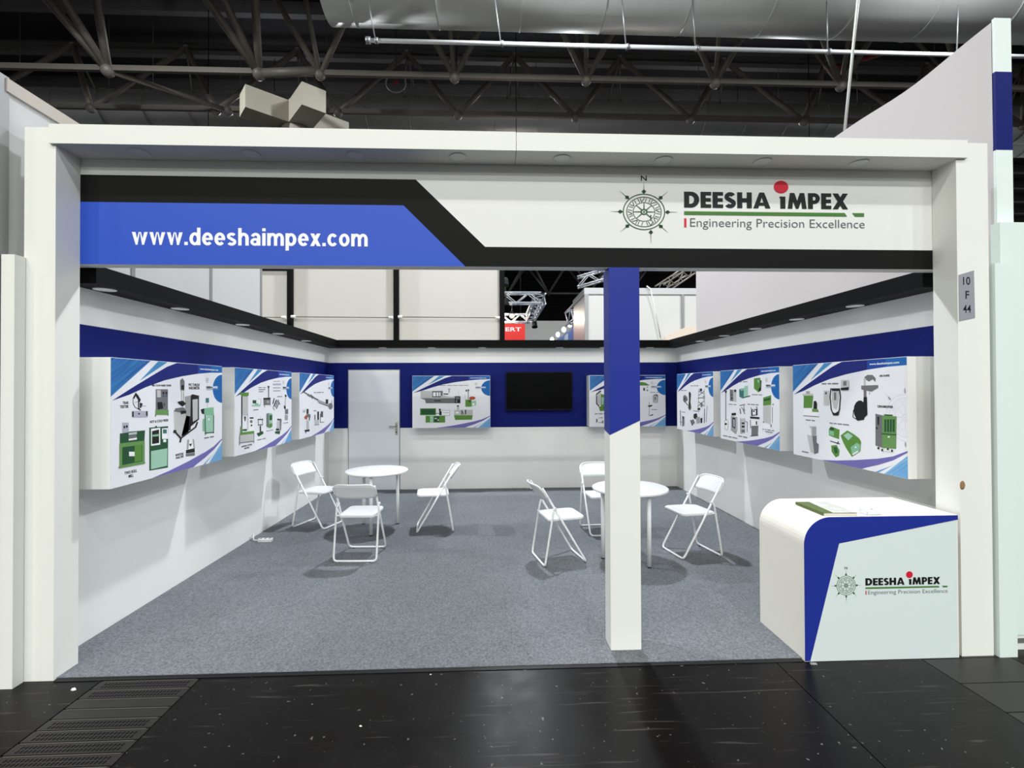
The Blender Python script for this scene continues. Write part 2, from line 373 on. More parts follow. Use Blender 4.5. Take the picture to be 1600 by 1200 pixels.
# dark edging tape in front of the carpet
tag(MB().box(-2.59, 1.94, 2.955, 2.99, 0, .004).build('edging_tape', mat('black_tape', (14, 14, 15), .45, .3)), 'black adhesive tape strip along the carpet front edge', 'tape')

# ================================================================ THE FRONT OF THE BOOTH
def post(name, x0, x1, label):
    o = MB().box(x0, x1, 2.97, 3.1405, 0, 3.292).build(name, WHITE); tag(o, label, 'post', 'white posts of the front frame'); return o
pl = post('frame_post', -2.785, -2.605, 'tall white square post framing the booth at the left end')
pr = post('frame_post', 2.985, 3.197, 'tall white square post with a paper stand number beside the counter')
MB().lathe([(.016, 0), (.018, .002), (.012, .004)], n=10).build('worn_patch', mat('bare_wood', (150, 118, 84), .7, .2), pr).matrix_local = Matrix.Translation((3.0, 2.97, 1.09)) @ Matrix.Rotation(PI / 2, 4, 'X') @ Matrix.Scale(1.6, 4, (0, 1, 0))
hb = empty('header_beam', label='long white overhead beam with recessed downlights above the fascia', cat='beam')
MB().box(-2.63, .148, 2.95, 3.229, 3.187, 3.303).build('beam_section', WHITE, hb)
MB().box(.151, 3.045, 2.95, 3.229, 3.187, 3.3).build('beam_section', WHITE, hb)
for x in (-2.174, -1.5, -.854, -.214, .446, 1.103, 1.754, 2.399): downlight(hb, x, 3.045, 3.187, .058, 1)
# fascia board
fs = empty('fascia_board', (0, YF + .003, 0), label='white fascia sign with blue and black stripes and company lettering', cat='sign')
MB().box(-2.78, 3.2, 0, .085, 2.515, 3.1865).build('board', mat('fascia_white', (226, 226, 222), .5, .25), fs)
MB().prism_xz([(-2.605, 2.912), (-.576, 2.912), (-.176, 2.5165), (2.985, 2.5165), (2.985, 2.646), (-.047, 2.646), (-.497, 3.082), (-2.605, 3.085)], -.0015, 0).build('black_stripe', BLACK, fs)
MB().prism_xz([(-2.605, 2.5165), (-.176, 2.5165), (-.576, 2.912), (-2.605, 2.912)], -.0018, 0).build('blue_stripe', ROYAL, fs)
block_letters('www.deeshaimpex.com', -2.287, -.806, 2.642, .112, -.0026, PWHITE, fs, .085, 'website_lettering')
def compass(parent, cx, cz, R, y, south=0, detail=True, m=None, sz=1):
    m = m or DGREEN; mb = MB()
    def ring(r0, r1, n=40):
        vs = []; fs_ = []
        for j in range(n):
            a = 2 * PI * j / n
            vs += [(cx + r0 * math.cos(a), y, cz + r0 * math.sin(a)), (cx + r1 * math.cos(a), y, cz + r1 * math.sin(a))]
        for j in range(n): fs_.append((2 * j, 2 * j + 1, (2 * j + 3) % (2 * n), (2 * j + 2) % (2 * n)))
        mb.add(vs, fs_, m)
    ring(R * .955, R); ring(R * .80, R * .835); ring(R * .5, R * .53); ring(R * .1, R * .17, 16); mb.flat_xz([(cx + R * .05 * math.cos(t), cz + R * .05 * math.sin(t)) for t in [k * PI / 4 for k in range(8)]], y, m)
    for k in range(8):
        a = PI / 2 - k * PI / 4; ca, sa = math.cos(a), math.sin(a); ox = south if k == 4 else 0
        P = lambda r, t: (cx + ox + (r * ca - t * sa) * R, cz + (r * sa + t * ca) * R)
        tip = 1.6 if k != 4 else 1.75
        mb.flat_xz([P(1.0, .02), P(1.0, -.02), P(tip, -.004), P(tip, .004)], y, m)
        mb.flat_xz([P(1.03, -.045), P(1.13, -.11), P(1.22, -.02), P(1.22, .02), P(1.13, .11), P(1.03, .045)], y, m)
        mb.flat_xz([P(.17, .028), P(.17, -.028), P(.5, -.016), P(.5, .016)], y, m)
        if detail:
            for t in (-.3, .1, .3):
                b = a + t * PI / 4 + .1; rad = lambda r, w: (cx + (r * math.cos(b) - w * math.sin(b)) * R, cz + (r * math.sin(b) + w * math.cos(b)) * R)
                mb.flat_xz([rad(.56, .03), rad(.56, 0), rad(.77, -.03 + .06 * (t > 0)), rad(.77, .06 * (t > 0))], y, m)
            mb.flat_xz([P(.56, .12), P(.56, .08), P(.77, -.04), P(.77, 0)], y, m)
    mb.v = [(p[0], p[1], cz + (p[2] - cz) * sz) for p in mb.v]
    return mb.build('compass_emblem', m, parent)
def logo(parent, y, k, cx, cz, ox, oz, south=0, sz=1):
    """company logo: k scale (1 = fascia), compass centre (cx,cz), lettering origin (ox,oz) at the left end of the green rule"""
    compass(parent, cx, cz, .142 * k, y, south, sz=sz)
    lettering('N', cx - .02 * k, cx + .02 * k, cz + (.207 if sz < 1 else .235) * k, .034 * k, y, INK, parent, .008, 'north_letter')
    X = lambda v: ox + v * k; Z = lambda v: oz + v * k
    block_letters('DEESHA', X(0), X(.587), Z(.037), .106 * k, y, INK, parent, .075, 'company_lettering')
    block_letters('MPEX', X(.705), X(1.122), Z(.037), .106 * k, y, INK, parent, .075, 'company_lettering')
    MB().flat_xz([(X(.655), Z(.037)), (X(.69), Z(.037)), (X(.69), Z(.118)), (X(.65), Z(.118)), (X(.65), Z(.106)), (X(.655), Z(.106))], y, INK).build('company_lettering', INK, parent)
    MB().flat_xz([(X(.661 + .05 * math.cos(t * PI / 16)), Z(.182 + .05 * (sz if sz < 1 else 1) * math.sin(t * PI / 16))) for t in range(32)], y - .0003, RED).build('red_dot', RED, parent)
    g = MB().flat_xz([(X(0), Z(-.012)), (X(1.115), Z(-.012)), (X(1.098), Z(.012)), (X(0), Z(.012))], y, GREEN)
    g.flat_xz([(X(1.17), Z(-.012)), (X(1.233), Z(-.012)), (X(1.233), Z(.012)), (X(1.15), Z(.012))], y, GREEN).build('green_rule', GREEN, parent)
    MB().flat_xz([(X(0), Z(-.095)), (X(.015), Z(-.095)), (X(.015), Z(-.035)), (X(0), Z(-.035))], y, RED).build('red_bar', RED, parent)
    lettering('Engineering Precision Excellence', X(.04), X(1.236), Z(-.09), .056 * k, y, GREYT, parent, -.006, 'tagline_lettering')
logo(fs, -.0026, 1, 1.005, 2.887, 1.275, 2.882, .045, .85)

# free-standing pillar
pi_ = empty('pillar', (0, 0, 0), label='square pillar, blue above a slanted line and white below, under the fascia', cat='pillar')
MB().box(.765, .965, 3.13, 3.28, 0, 2.513).build('pillar_body', WHITE, pi_)
MB().prism_xz([(.764, 1.412), (.966, 1.506), (.966, 2.514), (.764, 2.514)], 3.128, 3.13).build('blue_cover', PILLB, pi_)
b = MB(); b.add([(.7638, 3.128, 1.412), (.7638, 3.281, 1.435), (.7638, 3.281, 2.514), (.7638, 3.128, 2.514)], [(3, 2, 1, 0)]).add([(.9662, 3.128, 1.506), (.9662, 3.281, 1.5), (.9662, 3.281, 2.514), (.9662, 3.128, 2.514)], [(0, 1, 2, 3)]).build('blue_cover', PILLB, pi_)

# reception counter with a rounded corner
ct = empty('reception_counter', (0, 2.955, 0), label='white reception counter with rounded corner and blue edge stripe', cat='counter')
cx0, cx1, ctop, cr = 1.95, 2.955, .902, .172
arc = [(cx0 + cr - cr * math.cos(t * PI / 24), ctop - cr + cr * math.sin(t * PI / 24)) for t in range(13)]
MB().prism_xz([(cx1, 0), (cx1, ctop)] + arc[::-1] + [(cx0, 0)], .004, .51).build('counter_body', mat('counter_white', (236, 232, 222), .45, .3), ct)
MB().prism_xz([(cx0, .004), (1.985, .004), (2.176, .735), (cx1, .874), (cx1, ctop)] + arc[::-1], .001, .004).build('blue_stripe', PILLB, ct)
MB().prism_xz([(1.982, .002), (2.945, .002), (2.945, .869), (2.174, .73)], 0, .004).build('front_panel', mat('counter_panel', (214, 225, 224), .4, .3), ct)
logo(ct, -.0012, .435, 2.217, .472, 2.342, .453)

# paper stand number on the post
pn = MB().prism_xz([(2.992, 2.14), (3.098, 2.162), (3.094, 2.468), (2.992, 2.438)], -.0015, 0).build('stand_number_sheet', mat('grey_paper', (150, 148, 158), .7, .2))
pn.location = (0, 2.969, 0); tag(pn, 'grey paper sheet with stand number 10 F 44 on post', 'sign')
for s_, x0, x1, z in (('10', 3.02, 3.068, 2.375), ('F', 3.035, 3.06, 2.285), ('44', 3.018, 3.07, 2.195)):
    lettering(s_, x0, x1, z, .05, -.0022, INK, pn, .01)
PRINTS = {
'L1': [
 ['tear tester',('k',[194,591,222,632,244,615,272,581,261,561,222,607,209,587]),('k',[195,589,197,553,203,553,200,589]),('k',[197,555,215,527,220,529,202,557]),('k',[214,529,256,509,259,512,216,532]),('k',[245,589,245,518,255,517,255,589]),('k',[244,519,266,502,273,507,251,524]),('k',[261,561,290,552,278,527,261,519]),('s',[266,537,326,532,326,535,266,540]),('s',[216,561,245,569,244,571,215,563]),('v',[189,461,339,453,339,497,189,504]),('k',[189,463,203,462,202,500,189,500]),('k',[323,462,339,461,339,495,322,496]),('k',[245,477,261,476,261,486,244,487])],
 ['folding tester',('s',[424,465,558,458,557,654,423,654]),('l',[436,595,478,594,477,647,436,648]),('k',[497,616,516,616,516,634,497,634]),('k',[530,616,549,616,549,634,529,634]),('b',[497,597,516,596,516,609,497,609]),('b',[530,596,549,596,549,609,530,609]),('k',[440,556,491,559,504,509,446,503]),('d',[508,527,523,527,523,549,508,549]),('o',[419,465,563,457,563,496,419,503]),('k',[421,468,415,453,422,451,428,466]),('k',[551,464,555,451,563,452,559,464])],
 ['rheometer',('l',[626,486,806,459,807,285,703,272,632,320]),('s',[646,504,739,509,806,478,799,449,626,481]),('k',[803,574,837,593,838,321,718,275,807,295]),('g',[761,594,837,603,837,428,769,441]),('k',[837,603,860,612,948,599,949,396,830,341]),('l',[860,568,932,571,932,402,865,382]),('s',[702,727,731,744,756,718,753,642,705,647]),('k',[716,684,748,689,749,651,719,653]),('g',[716,643,717,547,723,546,722,643]),('g',[743,638,743,555,749,555,749,638]),('k',[666,554,731,562,776,537,731,514,688,535]),('k',[710,482,776,479,776,460,710,454]),('k',[621,325,708,254,723,261,635,332]),('k',[702,268,692,232,712,228,722,264]),('k',[711,255,911,332,900,343,701,265]),('k',[907,329,936,374,917,380,889,335]),('k',[621,312,653,309,653,332,621,335])],
 ['surface tester',('t',[1045,536,1094,535,1093,576,1045,577]),('g',[1068,537,1069,490,1074,490,1074,536]),('h',[1023,488,1163,493,1169,414,1028,427]),('e',[1035,421,1163,414,1159,262,1036,274]),('k',[973,480,1023,488,1023,437,990,444]),('h',[1002,292,1036,289,1035,396,1002,398]),('D',[1029,429,1037,256,1049,255,1041,429]),('D',[1157,422,1158,260,1170,259,1170,422]),('D',[1032,270,1169,263,1168,271,1031,278]),('w',[1080,381,1101,379,1101,397,1080,398])],
 ['two roll mill',('v',[101,360,160,355,160,425,101,430]),('k',[129,397,128,393,126,390,123,388,119,389,116,391,113,394,112,399,113,403,115,406,119,407,122,407,126,405,128,401]),('k',[150,400,149,395,147,392,144,391,140,391,136,393,134,397,133,401,134,405,136,408,140,410,143,409,147,407,149,404]),('D',[81,358,158,359,158,290,81,291]),('D',[158,363,314,359,308,278,158,290]),('l',[158,355,234,356,234,339,158,340]),('s',[158,335,228,335,234,319,158,318]),('w',[158,314,234,316,234,302,158,302]),('o',[77,292,310,286,311,126,78,127]),('D',[101,264,285,259,286,142,101,143]),('G',[212,260,279,258,280,147,213,147]),('w',[161,195,213,188,212,219,160,226]),('o',[71,140,315,131,315,120,71,126])],
 ['hot and cold press',('D',[357,375,561,370,560,52,359,62]),('w',[375,365,472,365,473,238,376,240]),('k',[385,347,460,353,460,252,386,252]),('h',[389,320,456,320,456,303,389,306]),('w',[491,358,558,356,559,273,492,278]),('t',[501,319,544,315,544,346,501,350]),('w',[505,253,538,250,538,270,505,274]),('e',[374,202,551,201,549,67,374,69]),('k',[419,370,434,368,434,382,419,383])],
 ['moisture analyser',('w',[792,234,869,240,888,160,893,100,775,107,785,182]),('g',[792,239,819,241,808,160,785,163]),('g',[861,239,882,234,893,159,877,161]),('k',[815,203,857,203,835,178]),('k',[777,159,890,160,893,125,777,130]),('s',[774,128,893,122,893,98,775,107])],
 ['D',('s',[1024,224,1095,224,1095,235,1024,235]),('s',[1109,224,1168,224,1168,235,1109,235])],
 ['T',('TEAR',104,554,157,17),('TESTER',80,528,157,18),('HOT & COLD PRESS',363,408,561,17),('TWO ROLL',124,75,237,19),('MILL',159,47,204,20),('MOISTURE',650,126,745,17),('ANALYSER',650,104,748,17),('PVC TORQUE',809,680,957,21),('RHEOMETER',813,653,958,21),('MELT FLOW INDEX TESTER',384,676,595,13)],
],
'L2': [
 ['universal testing machine',('G',[105,620,272,620,267,588,241,577,138,579,112,590]),('k',[123,221,145,219,145,581,122,582]),('l',[145,398,256,392,255,579,145,581]),('l',[239,246,256,244,255,579,238,580]),('g',[147,389,245,386,245,391,147,393]),('k',[178,379,211,377,205,330,188,331]),('D',[150,253,234,248,234,229,150,236]),('o',[103,206,134,203,134,284,103,287]),('w',[270,225,368,217,368,359,269,365]),('s',[348,316,345,309,338,304,326,302,314,303,302,307,295,313,292,320,295,327,302,332,314,334,326,333,338,329,345,323]),('k',[341,277,339,272,335,269,327,267,320,268,313,271,308,275,306,279,308,284,313,287,320,289,327,288,335,286,339,281]),('k',[285,350,364,345,364,360,285,364]),('G',[94,224,379,216,379,185,94,199]),('l',[97,199,375,189,376,109,97,123]),('s',[90,120,381,105,379,113,89,127]),('s',[85,202,82,102,93,100,96,201]),('s',[370,192,370,90,381,89,381,191])],
 ['gloss meter',('D',[350,504,427,502,427,536,349,538]),('e',[328,490,521,488,521,465,337,474]),('h',[400,487,515,483,515,499,400,503]),('w',[474,489,523,488,523,548,473,549]),('s',[472,547,524,546,524,549,472,550]),('s',[520,549,520,487,526,487,525,548])],
 ['melt flow tester',('s',[694,558,720,558,720,686,693,686]),('k',[683,667,724,667,724,689,683,689]),('s',[582,556,753,559,753,475,588,478]),('k',[588,540,753,536,753,555,588,558]),('g',[720,510,717,503,708,497,695,494,681,494,668,498,659,504,655,512,659,519,668,525,680,528,695,527,708,524,717,517]),('k',[591,482,614,452,625,454,602,483]),('k',[739,478,739,464,751,464,751,477])],
 ['specimen cutters',('k',[834,551,798,486,823,482,859,548]),('k',[888,532,820,457,848,451,917,526]),('s',[920,521,859,445,888,440,950,515]),('k',[958,498,886,426,906,421,978,494]),('k',[932,530,981,469,998,471,949,532]),('s',[802,450,839,410,855,412,818,453])],
 ['line drawing',('s',[825,737,992,742,991,748,824,743]),('v',[809,696,1021,700,1020,720,808,716]),('v',[813,661,1009,661,1009,675,813,674]),('s',[817,628,1005,629,1004,637,817,635])],
 ['drop tester',('s',[1143,583,1124,446,1138,445,1158,582]),('k',[1126,560,1174,559,1174,585,1126,586]),('k',[1098,459,1150,446,1150,405,1103,418]),('s',[1131,406,1218,413,1218,350,1131,350]),('g',[1122,278,1211,273,1211,340,1122,345])],
 ['dead load rig',('D',[433,184,569,199,593,169,474,146]),('s',[463,263,478,262,478,333,463,334]),('s',[558,265,573,264,573,333,557,334]),('k',[455,325,579,317,579,328,455,336]),('g',[512,359,512,329,519,329,519,359]),('s',[463,267,569,259,569,271,463,279]),('k',[502,196,531,193,531,258,502,260])],
 ['oven',('s',[654,380,708,387,709,220,654,239]),('h',[708,387,802,374,798,227,729,214,709,220]),('D',[729,362,791,358,791,305,729,304]),('l',[739,275,791,271,791,295,739,299]),('G',[708,263,798,266,798,229,729,214])],
 ['hardness tester',('k',[921,291,1033,283,1033,301,921,309]),('l',[910,283,988,287,988,162,910,169]),('s',[988,302,1038,289,1022,169,988,162]),('k',[888,176,970,169,970,192,888,199]),('D',[866,168,999,161,988,124,866,144])],
 ['D',('s',[473,666,541,666,541,674,473,674]),('s',[555,666,564,666,564,674,555,674]),('s',[578,666,635,666,635,674,578,674]),('s',[477,644,632,644,632,652,477,652]),('s',[483,622,584,622,584,630,483,630]),('s',[364,431,472,431,472,440,364,440]),('s',[447,108,546,108,546,117,447,117]),('s',[562,108,635,108,635,117,562,117]),('s',[658,186,695,186,695,194,658,194]),('s',[711,186,748,186,748,194,711,194]),('s',[764,186,814,186,814,194,764,194]),('s',[920,561,994,561,994,570,920,570]),('s',[1007,561,1049,561,1049,570,1007,570]),('s',[1084,242,1132,242,1132,250,1084,250]),('s',[1147,242,1220,242,1220,250,1147,250])],
 ['T',('UNIVERSAL TESTING',126,73,338,15),('MACHINE',184,49,281,15)],
],
'L3': [
 ['pipe extrusion line',('s',[108,612,283,567,305,580,129,625]),('k',[112,618,253,588,262,594,120,624]),('s',[248,564,468,520,504,547,282,591]),('k',[390,577,432,517,456,519,414,579]),('s',[453,527,667,479,696,498,480,545]),('k',[473,536,665,498,674,504,482,543]),('g',[630,469,1067,389,1111,423,669,502]),('s',[681,451,1097,383,1110,395,692,462]),('s',[1291,384,1280,362,1252,346,1211,338,1166,340,1125,351,1098,370,1088,391,1098,412,1126,429,1166,437,1211,436,1252,425,1280,406]),('k',[973,434,1084,430,1085,495,973,498]),('s',[1235,481,1235,383,1259,382,1259,481]),('l',[402,461,473,465,470,470,399,465]),('l',[160,525,211,521,213,526,161,530])],
 ['mixer',('k',[237,320,306,316,306,383,237,386]),('R',[150,279,223,309,267,295,258,244,179,252]),('s',[237,320,373,307,380,265,252,273]),('k',[318,269,358,267,343,221,312,229]),('g',[242,242,236,111,257,109,263,240]),('l',[267,111,318,107,318,223,267,226]),('k',[159,109,343,105,337,76,179,84]),('k',[199,60,223,58,223,86,199,88])],
 ['winder',('s',[519,221,564,218,564,290,519,293]),('l',[525,149,697,136,697,210,525,221]),('k',[630,214,697,210,697,330,630,333]),('k',[521,144,704,139,702,145,519,150]),('s',[766,242,864,236,864,324,766,329]),('w',[766,168,907,158,907,234,766,242]),('k',[738,296,738,167,759,166,759,295]),('k',[743,166,915,160,913,168,740,173]),('k',[800,253,829,251,829,320,801,321])],
 ['D',('s',[499,597,577,597,577,609,499,609]),('s',[602,597,782,597,782,609,602,609]),('s',[807,597,885,597,885,609,807,609]),('s',[101,365,138,365,138,373,101,373]),('s',[150,365,197,365,197,373,150,373]),('s',[107,346,190,346,190,355,107,355]),('s',[483,342,593,342,593,353,483,353])],
 ['T'],
],
'B1': [
 ['grey moulding machine',('l',[134,494,327,493,327,614,135,615]),('s',[327,503,501,502,501,614,327,614]),('w',[342,527,385,527,385,590,342,590]),('w',[400,527,429,527,429,590,400,590]),('w',[443,527,464,527,464,590,443,590]),('l',[472,531,520,541,636,511,695,521,695,491,472,492]),('k',[513,553,593,552,593,570,513,570]),('g',[587,652,627,652,615,618,615,579,598,579,598,618]),('s',[134,494,791,491,791,408,221,411,211,465]),('k',[361,443,472,442,472,458,361,459]),('k',[699,409,791,408,792,525,699,525]),('s',[714,472,777,472,777,515,714,516]),('s',[714,418,743,418,743,462,714,462]),('g',[761,628,761,524,764,524,764,628])],
 ['rotary moulding machine',('G',[873,350,975,349,976,466,874,466]),('e',[976,441,1053,451,1053,373,975,352]),('R',[937,505,976,521,1029,514,1044,490,1015,466,942,463]),('s',[916,641,916,462,929,461,930,641]),('k',[879,602,903,602,903,632,879,632]),('k',[913,607,935,607,935,636,913,636]),('k',[929,430,961,430,961,449,929,449]),('l',[855,560,875,468,883,469,863,562]),('w',[990,373,1024,373,1024,407,990,407])],
 ['green moulding machine',('G',[126,213,389,211,389,326,126,327]),('D',[143,227,375,226,375,313,144,315]),('G',[218,91,539,89,539,201,218,203]),('e',[290,96,345,95,346,197,290,198]),('D',[355,100,442,100,442,192,355,192]),('l',[365,149,404,148,404,168,365,168]),('l',[413,119,437,119,437,143,413,143]),('k',[433,318,472,318,464,279,442,279]),('k',[386,238,484,237,484,247,386,247]),('w',[481,206,616,205,617,293,481,293]),('s',[480,291,618,290,618,295,480,296]),('s',[614,294,614,204,619,204,619,294]),('s',[618,208,479,209,479,204,618,203]),('v',[507,250,600,249,600,259,507,259]),('k',[442,211,481,211,481,279,442,279])],
 ['compact moulding machine',('l',[731,302,770,302,770,374,731,375]),('k',[735,353,767,353,767,372,735,373]),('l',[689,297,995,300,994,208,689,210]),('G',[686,210,994,208,983,135,703,132]),('k',[808,219,822,219,822,296,808,296]),('k',[819,268,846,213,855,218,828,272]),('k',[868,223,886,223,886,301,868,301]),('w',[713,239,762,238,762,268,713,268])],
 ['D',('s',[453,700,548,700,548,709,453,709]),('s',[560,700,567,700,567,709,560,709]),('s',[579,700,655,700,655,709,579,709]),('s',[666,700,752,700,752,709,666,709]),('s',[763,700,839,700,839,709,763,709]),('s',[850,700,926,700,926,709,850,709])],
 ['T'],
],
'B2': [
 ['plate press',('k',[109,554,183,613,198,598,124,540,127,392,167,348,160,333,108,385]),('l',[128,540,191,591,197,377,160,355,127,399]),('G',[191,554,272,532,282,472,250,450,257,362,286,347,290,273,174,262,152,333,189,347]),('e',[198,495,242,495,234,377,201,370]),('k',[292,565,291,560,287,556,283,554,277,554,273,556,269,560,268,566,269,571,273,575,277,577,283,577,287,575,291,571]),('D',[234,296,286,295,286,332,234,333])],
 ['spare parts',('s',[106,75,131,75,132,134,106,134]),('s',[149,145,221,152,220,160,148,152]),('s',[191,163,213,129,219,133,198,167]),('s',[148,66,228,70,228,79,147,75]),('s',[206,60,229,60,230,104,206,104]),('k',[280,123,279,116,275,110,269,107,262,107,256,110,252,116,251,123,252,130,256,136,262,139,269,139,275,135,279,130]),('k',[280,70,279,63,274,57,268,54,262,54,256,57,252,63,250,70,252,77,256,83,262,86,269,86,275,82,279,77])],
 ['green canopy',('G',[774,744,894,751,954,736,1021,691,774,688]),('s',[908,601,941,601,941,652,908,652]),('k',[917,618,932,618,932,640,917,640]),('s',[993,610,992,603,988,597,983,594,977,594,971,597,968,603,966,610,968,617,972,623,977,626,983,626,988,623,992,617]),('s',[991,662,990,657,987,654,983,652,978,652,974,654,971,657,970,662,971,666,974,670,978,672,983,672,987,670,990,666])],
 ['stirrer',('k',[1006,412,1007,200,1013,201,1012,412]),('k',[978,351,1064,365,1064,350,1026,328,989,340]),('k',[977,210,1018,188,1082,212,1070,187,1018,177])],
 ['filter',('l',[1072,409,1162,409,1163,528,1072,528]),('k',[1085,535,1148,543,1155,498,1125,528,1095,521]),('s',[1071,522,1091,399,1098,400,1079,524]),('s',[1092,398,1149,398,1149,405,1092,406]),('s',[1150,399,1164,522,1156,523,1143,400]),('s',[1102,446,1124,446,1125,498,1102,498])],
 ['D',('s',[85,211,136,211,136,225,85,225]),('s',[152,211,217,211,217,225,152,225]),('s',[233,211,297,211,297,225,233,225]),('s',[1028,570,1118,570,1118,580,1028,580]),('s',[1132,570,1176,570,1176,580,1132,580]),('s',[1048,279,1142,279,1142,290,1048,290])],
 ['T'],
],
'R1': [
 ['hand sealer',('k',[458,579,503,593,544,561,519,443,549,353,485,312,437,349,469,468]),('s',[247,517,316,545,398,513,430,467,313,424,246,449]),('D',[444,375,541,392,540,340,485,309]),('k',[298,436,424,382,444,389,318,444]),('k',[290,464,331,465,332,502,291,501])],
 ['tall rig',('g',[809,641,774,348,792,348,827,641]),('g',[980,629,990,405,1007,406,996,629]),('s',[790,598,989,560,998,569,800,607]),('s',[987,608,788,540,802,532,1000,600]),('s',[778,494,1011,512,1007,524,775,506]),('s',[787,448,997,390,1010,398,800,457]),('s',[984,474,771,389,786,382,998,467]),('k',[846,601,918,602,918,638,847,638]),('k',[768,331,856,335,857,366,769,362]),('s',[871,379,928,381,929,442,872,441]),('g',[944,492,1013,493,1014,542,945,541])],
 ['press group',('k',[632,267,738,285,767,224,676,193,622,215]),('s',[521,157,615,196,675,142,582,97]),('g',[707,220,840,241,853,155,735,134]),('k',[854,217,925,234,916,159,867,150]),('k',[988,362,970,161,990,162,1007,362]),('s',[1074,401,1028,178,1042,178,1087,401]),('w',[960,303,954,292,937,282,912,276,884,275,859,278,841,286,835,296,842,308,859,317,885,323,913,324,937,321,954,313]),('k',[506,171,573,91,597,96,530,176])],
 ['dosing stand',('k',[119,298,140,60,165,62,144,299]),('s',[207,217,293,209,290,75,204,48]),('k',[224,171,265,174,266,210,225,208]),('s',[111,112,298,125,298,133,111,120])],
 ['D',('s',[169,603,266,603,266,614,169,614]),('s',[283,603,380,603,380,614,283,614]),('s',[530,673,596,673,596,683,530,683]),('s',[612,673,651,673,651,683,612,683]),('s',[667,673,719,673,719,683,667,683]),('s',[736,673,801,673,801,683,736,683]),('s',[623,310,823,310,823,320,623,320]),('s',[191,273,330,273,330,282,191,282])],
 ['T'],
],
'R2': [
 ['tall gauge',('k',[135,608,129,245,147,246,153,608]),('k',[111,610,179,610,162,585,127,585]),('w',[106,232,173,251,203,218,181,122,119,127,99,181]),('s',[106,229,177,250,174,254,102,233]),('s',[168,251,201,216,208,218,176,253]),('s',[199,220,177,121,185,121,208,220]),('s',[185,124,118,129,115,125,183,120]),('s',[124,126,110,233,102,233,115,125]),('k',[172,196,169,190,160,184,148,181,134,180,122,181,113,186,110,192,113,198,122,204,135,207,148,208,161,206,169,202])],
 ['control box',('l',[244,630,406,621,404,477,248,488]),('s',[250,626,329,621,327,485,248,489]),('k',[354,597,406,597,406,626,354,626]),('k',[279,557,309,557,309,567,279,567]),('k',[278,513,318,514,318,528,278,528])],
 ['green chest',('e',[472,636,590,640,591,668,670,672,671,553,552,519,471,541]),('t',[472,626,581,622,571,524,480,541]),('h',[491,637,590,645,590,617,509,612]),('D',[557,526,720,550,715,560,552,537])],
 ['green cabinet',('G',[798,752,919,758,925,618,885,596,796,640]),('o',[871,746,927,754,925,679,873,689]),('k',[926,736,950,723,940,618,893,599,893,636,925,653]),('e',[873,706,902,706,903,732,874,733])],
 ['line drawing',('s',[483,430,606,450,601,461,478,441]),('s',[473,402,493,337,518,341,498,405]),('s',[529,411,587,342,607,347,549,417]),('g',[504,417,603,380,614,388,516,425]),('s',[571,451,579,344,593,345,585,452])],
 ['shaker cabinet',('g',[271,302,425,296,423,138,388,87,268,125]),('k',[304,284,376,283,374,153,302,167]),('v',[323,266,362,263,361,171,328,178]),('k',[285,337,392,347,392,318,285,307]),('l',[391,284,414,281,408,146,388,116])],
 ['small cabinet',('l',[500,282,594,297,611,275,600,121,510,103]),('k',[524,220,589,225,589,245,525,241]),('k',[524,180,588,185,589,208,524,203]),('s',[519,123,591,130,592,162,520,156]),('k',[597,258,651,251,654,257,601,263]),('k',[644,256,639,137,649,138,655,256]),('s',[494,288,495,105,506,106,505,289])],
 ['mould press',('k',[734,400,866,415,865,344,733,328]),('w',[763,343,832,347,833,400,764,397]),('k',[812,386,810,382,804,379,796,376,787,376,779,377,774,380,772,384,774,388,780,391,788,394,796,394,804,393,810,390]),('k',[718,423,747,397,759,401,729,427]),('k',[843,438,852,407,865,409,856,440]),('k',[712,322,904,325,904,303,712,299]),('w',[731,219,863,229,864,291,732,283]),('s',[708,283,715,188,729,190,722,285]),('k',[831,236,855,238,856,277,831,276]),('s',[739,215,879,231,869,120,738,107]),('k',[717,96,882,120,881,127,716,104])],
 ['tall oven',('G',[978,541,1128,569,1126,468,977,454]),('D',[993,524,1116,543,1116,518,993,502]),('l',[977,454,1126,466,1123,258,974,277]),('w',[1126,459,1155,461,1153,285,1123,258]),('s',[1143,445,1140,282,1150,283,1153,446]),('k',[1116,232,1129,233,1129,262,1116,261]),('k',[974,268,989,269,989,282,974,281]),('s',[1177,474,1175,471,1171,468,1166,467,1159,467,1154,468,1150,470,1148,473,1150,476,1154,478,1159,480,1166,480,1172,479,1175,477])],
 ['D',('s',[473,713,532,713,532,722,473,722]),('s',[557,713,658,713,658,722,557,722]),('s',[753,566,874,566,874,574,753,574]),('s',[891,566,957,566,957,574,891,574]),('s',[658,454,713,454,713,464,658,464]),('s',[730,454,815,454,815,464,730,464]),('s',[832,454,887,454,887,464,832,464]),('s',[217,441,318,441,318,449,217,449]),('s',[339,441,406,441,406,449,339,449]),('s',[65,38,181,38,181,49,65,49]),('s',[201,38,283,38,283,49,201,49]),('s',[303,38,419,38,419,49,303,49]),('s',[444,71,535,71,535,81,444,81]),('s',[557,71,648,71,648,81,557,81]),('s',[960,196,993,196,993,204,960,204]),('s',[1007,196,1040,196,1040,204,1007,204]),('s',[1054,196,1122,196,1122,204,1054,204]),('s',[1136,196,1181,196,1181,204,1136,204]),('s',[1015,174,1151,174,1151,182,1015,182])],
 ['T'],
],
'R3': [
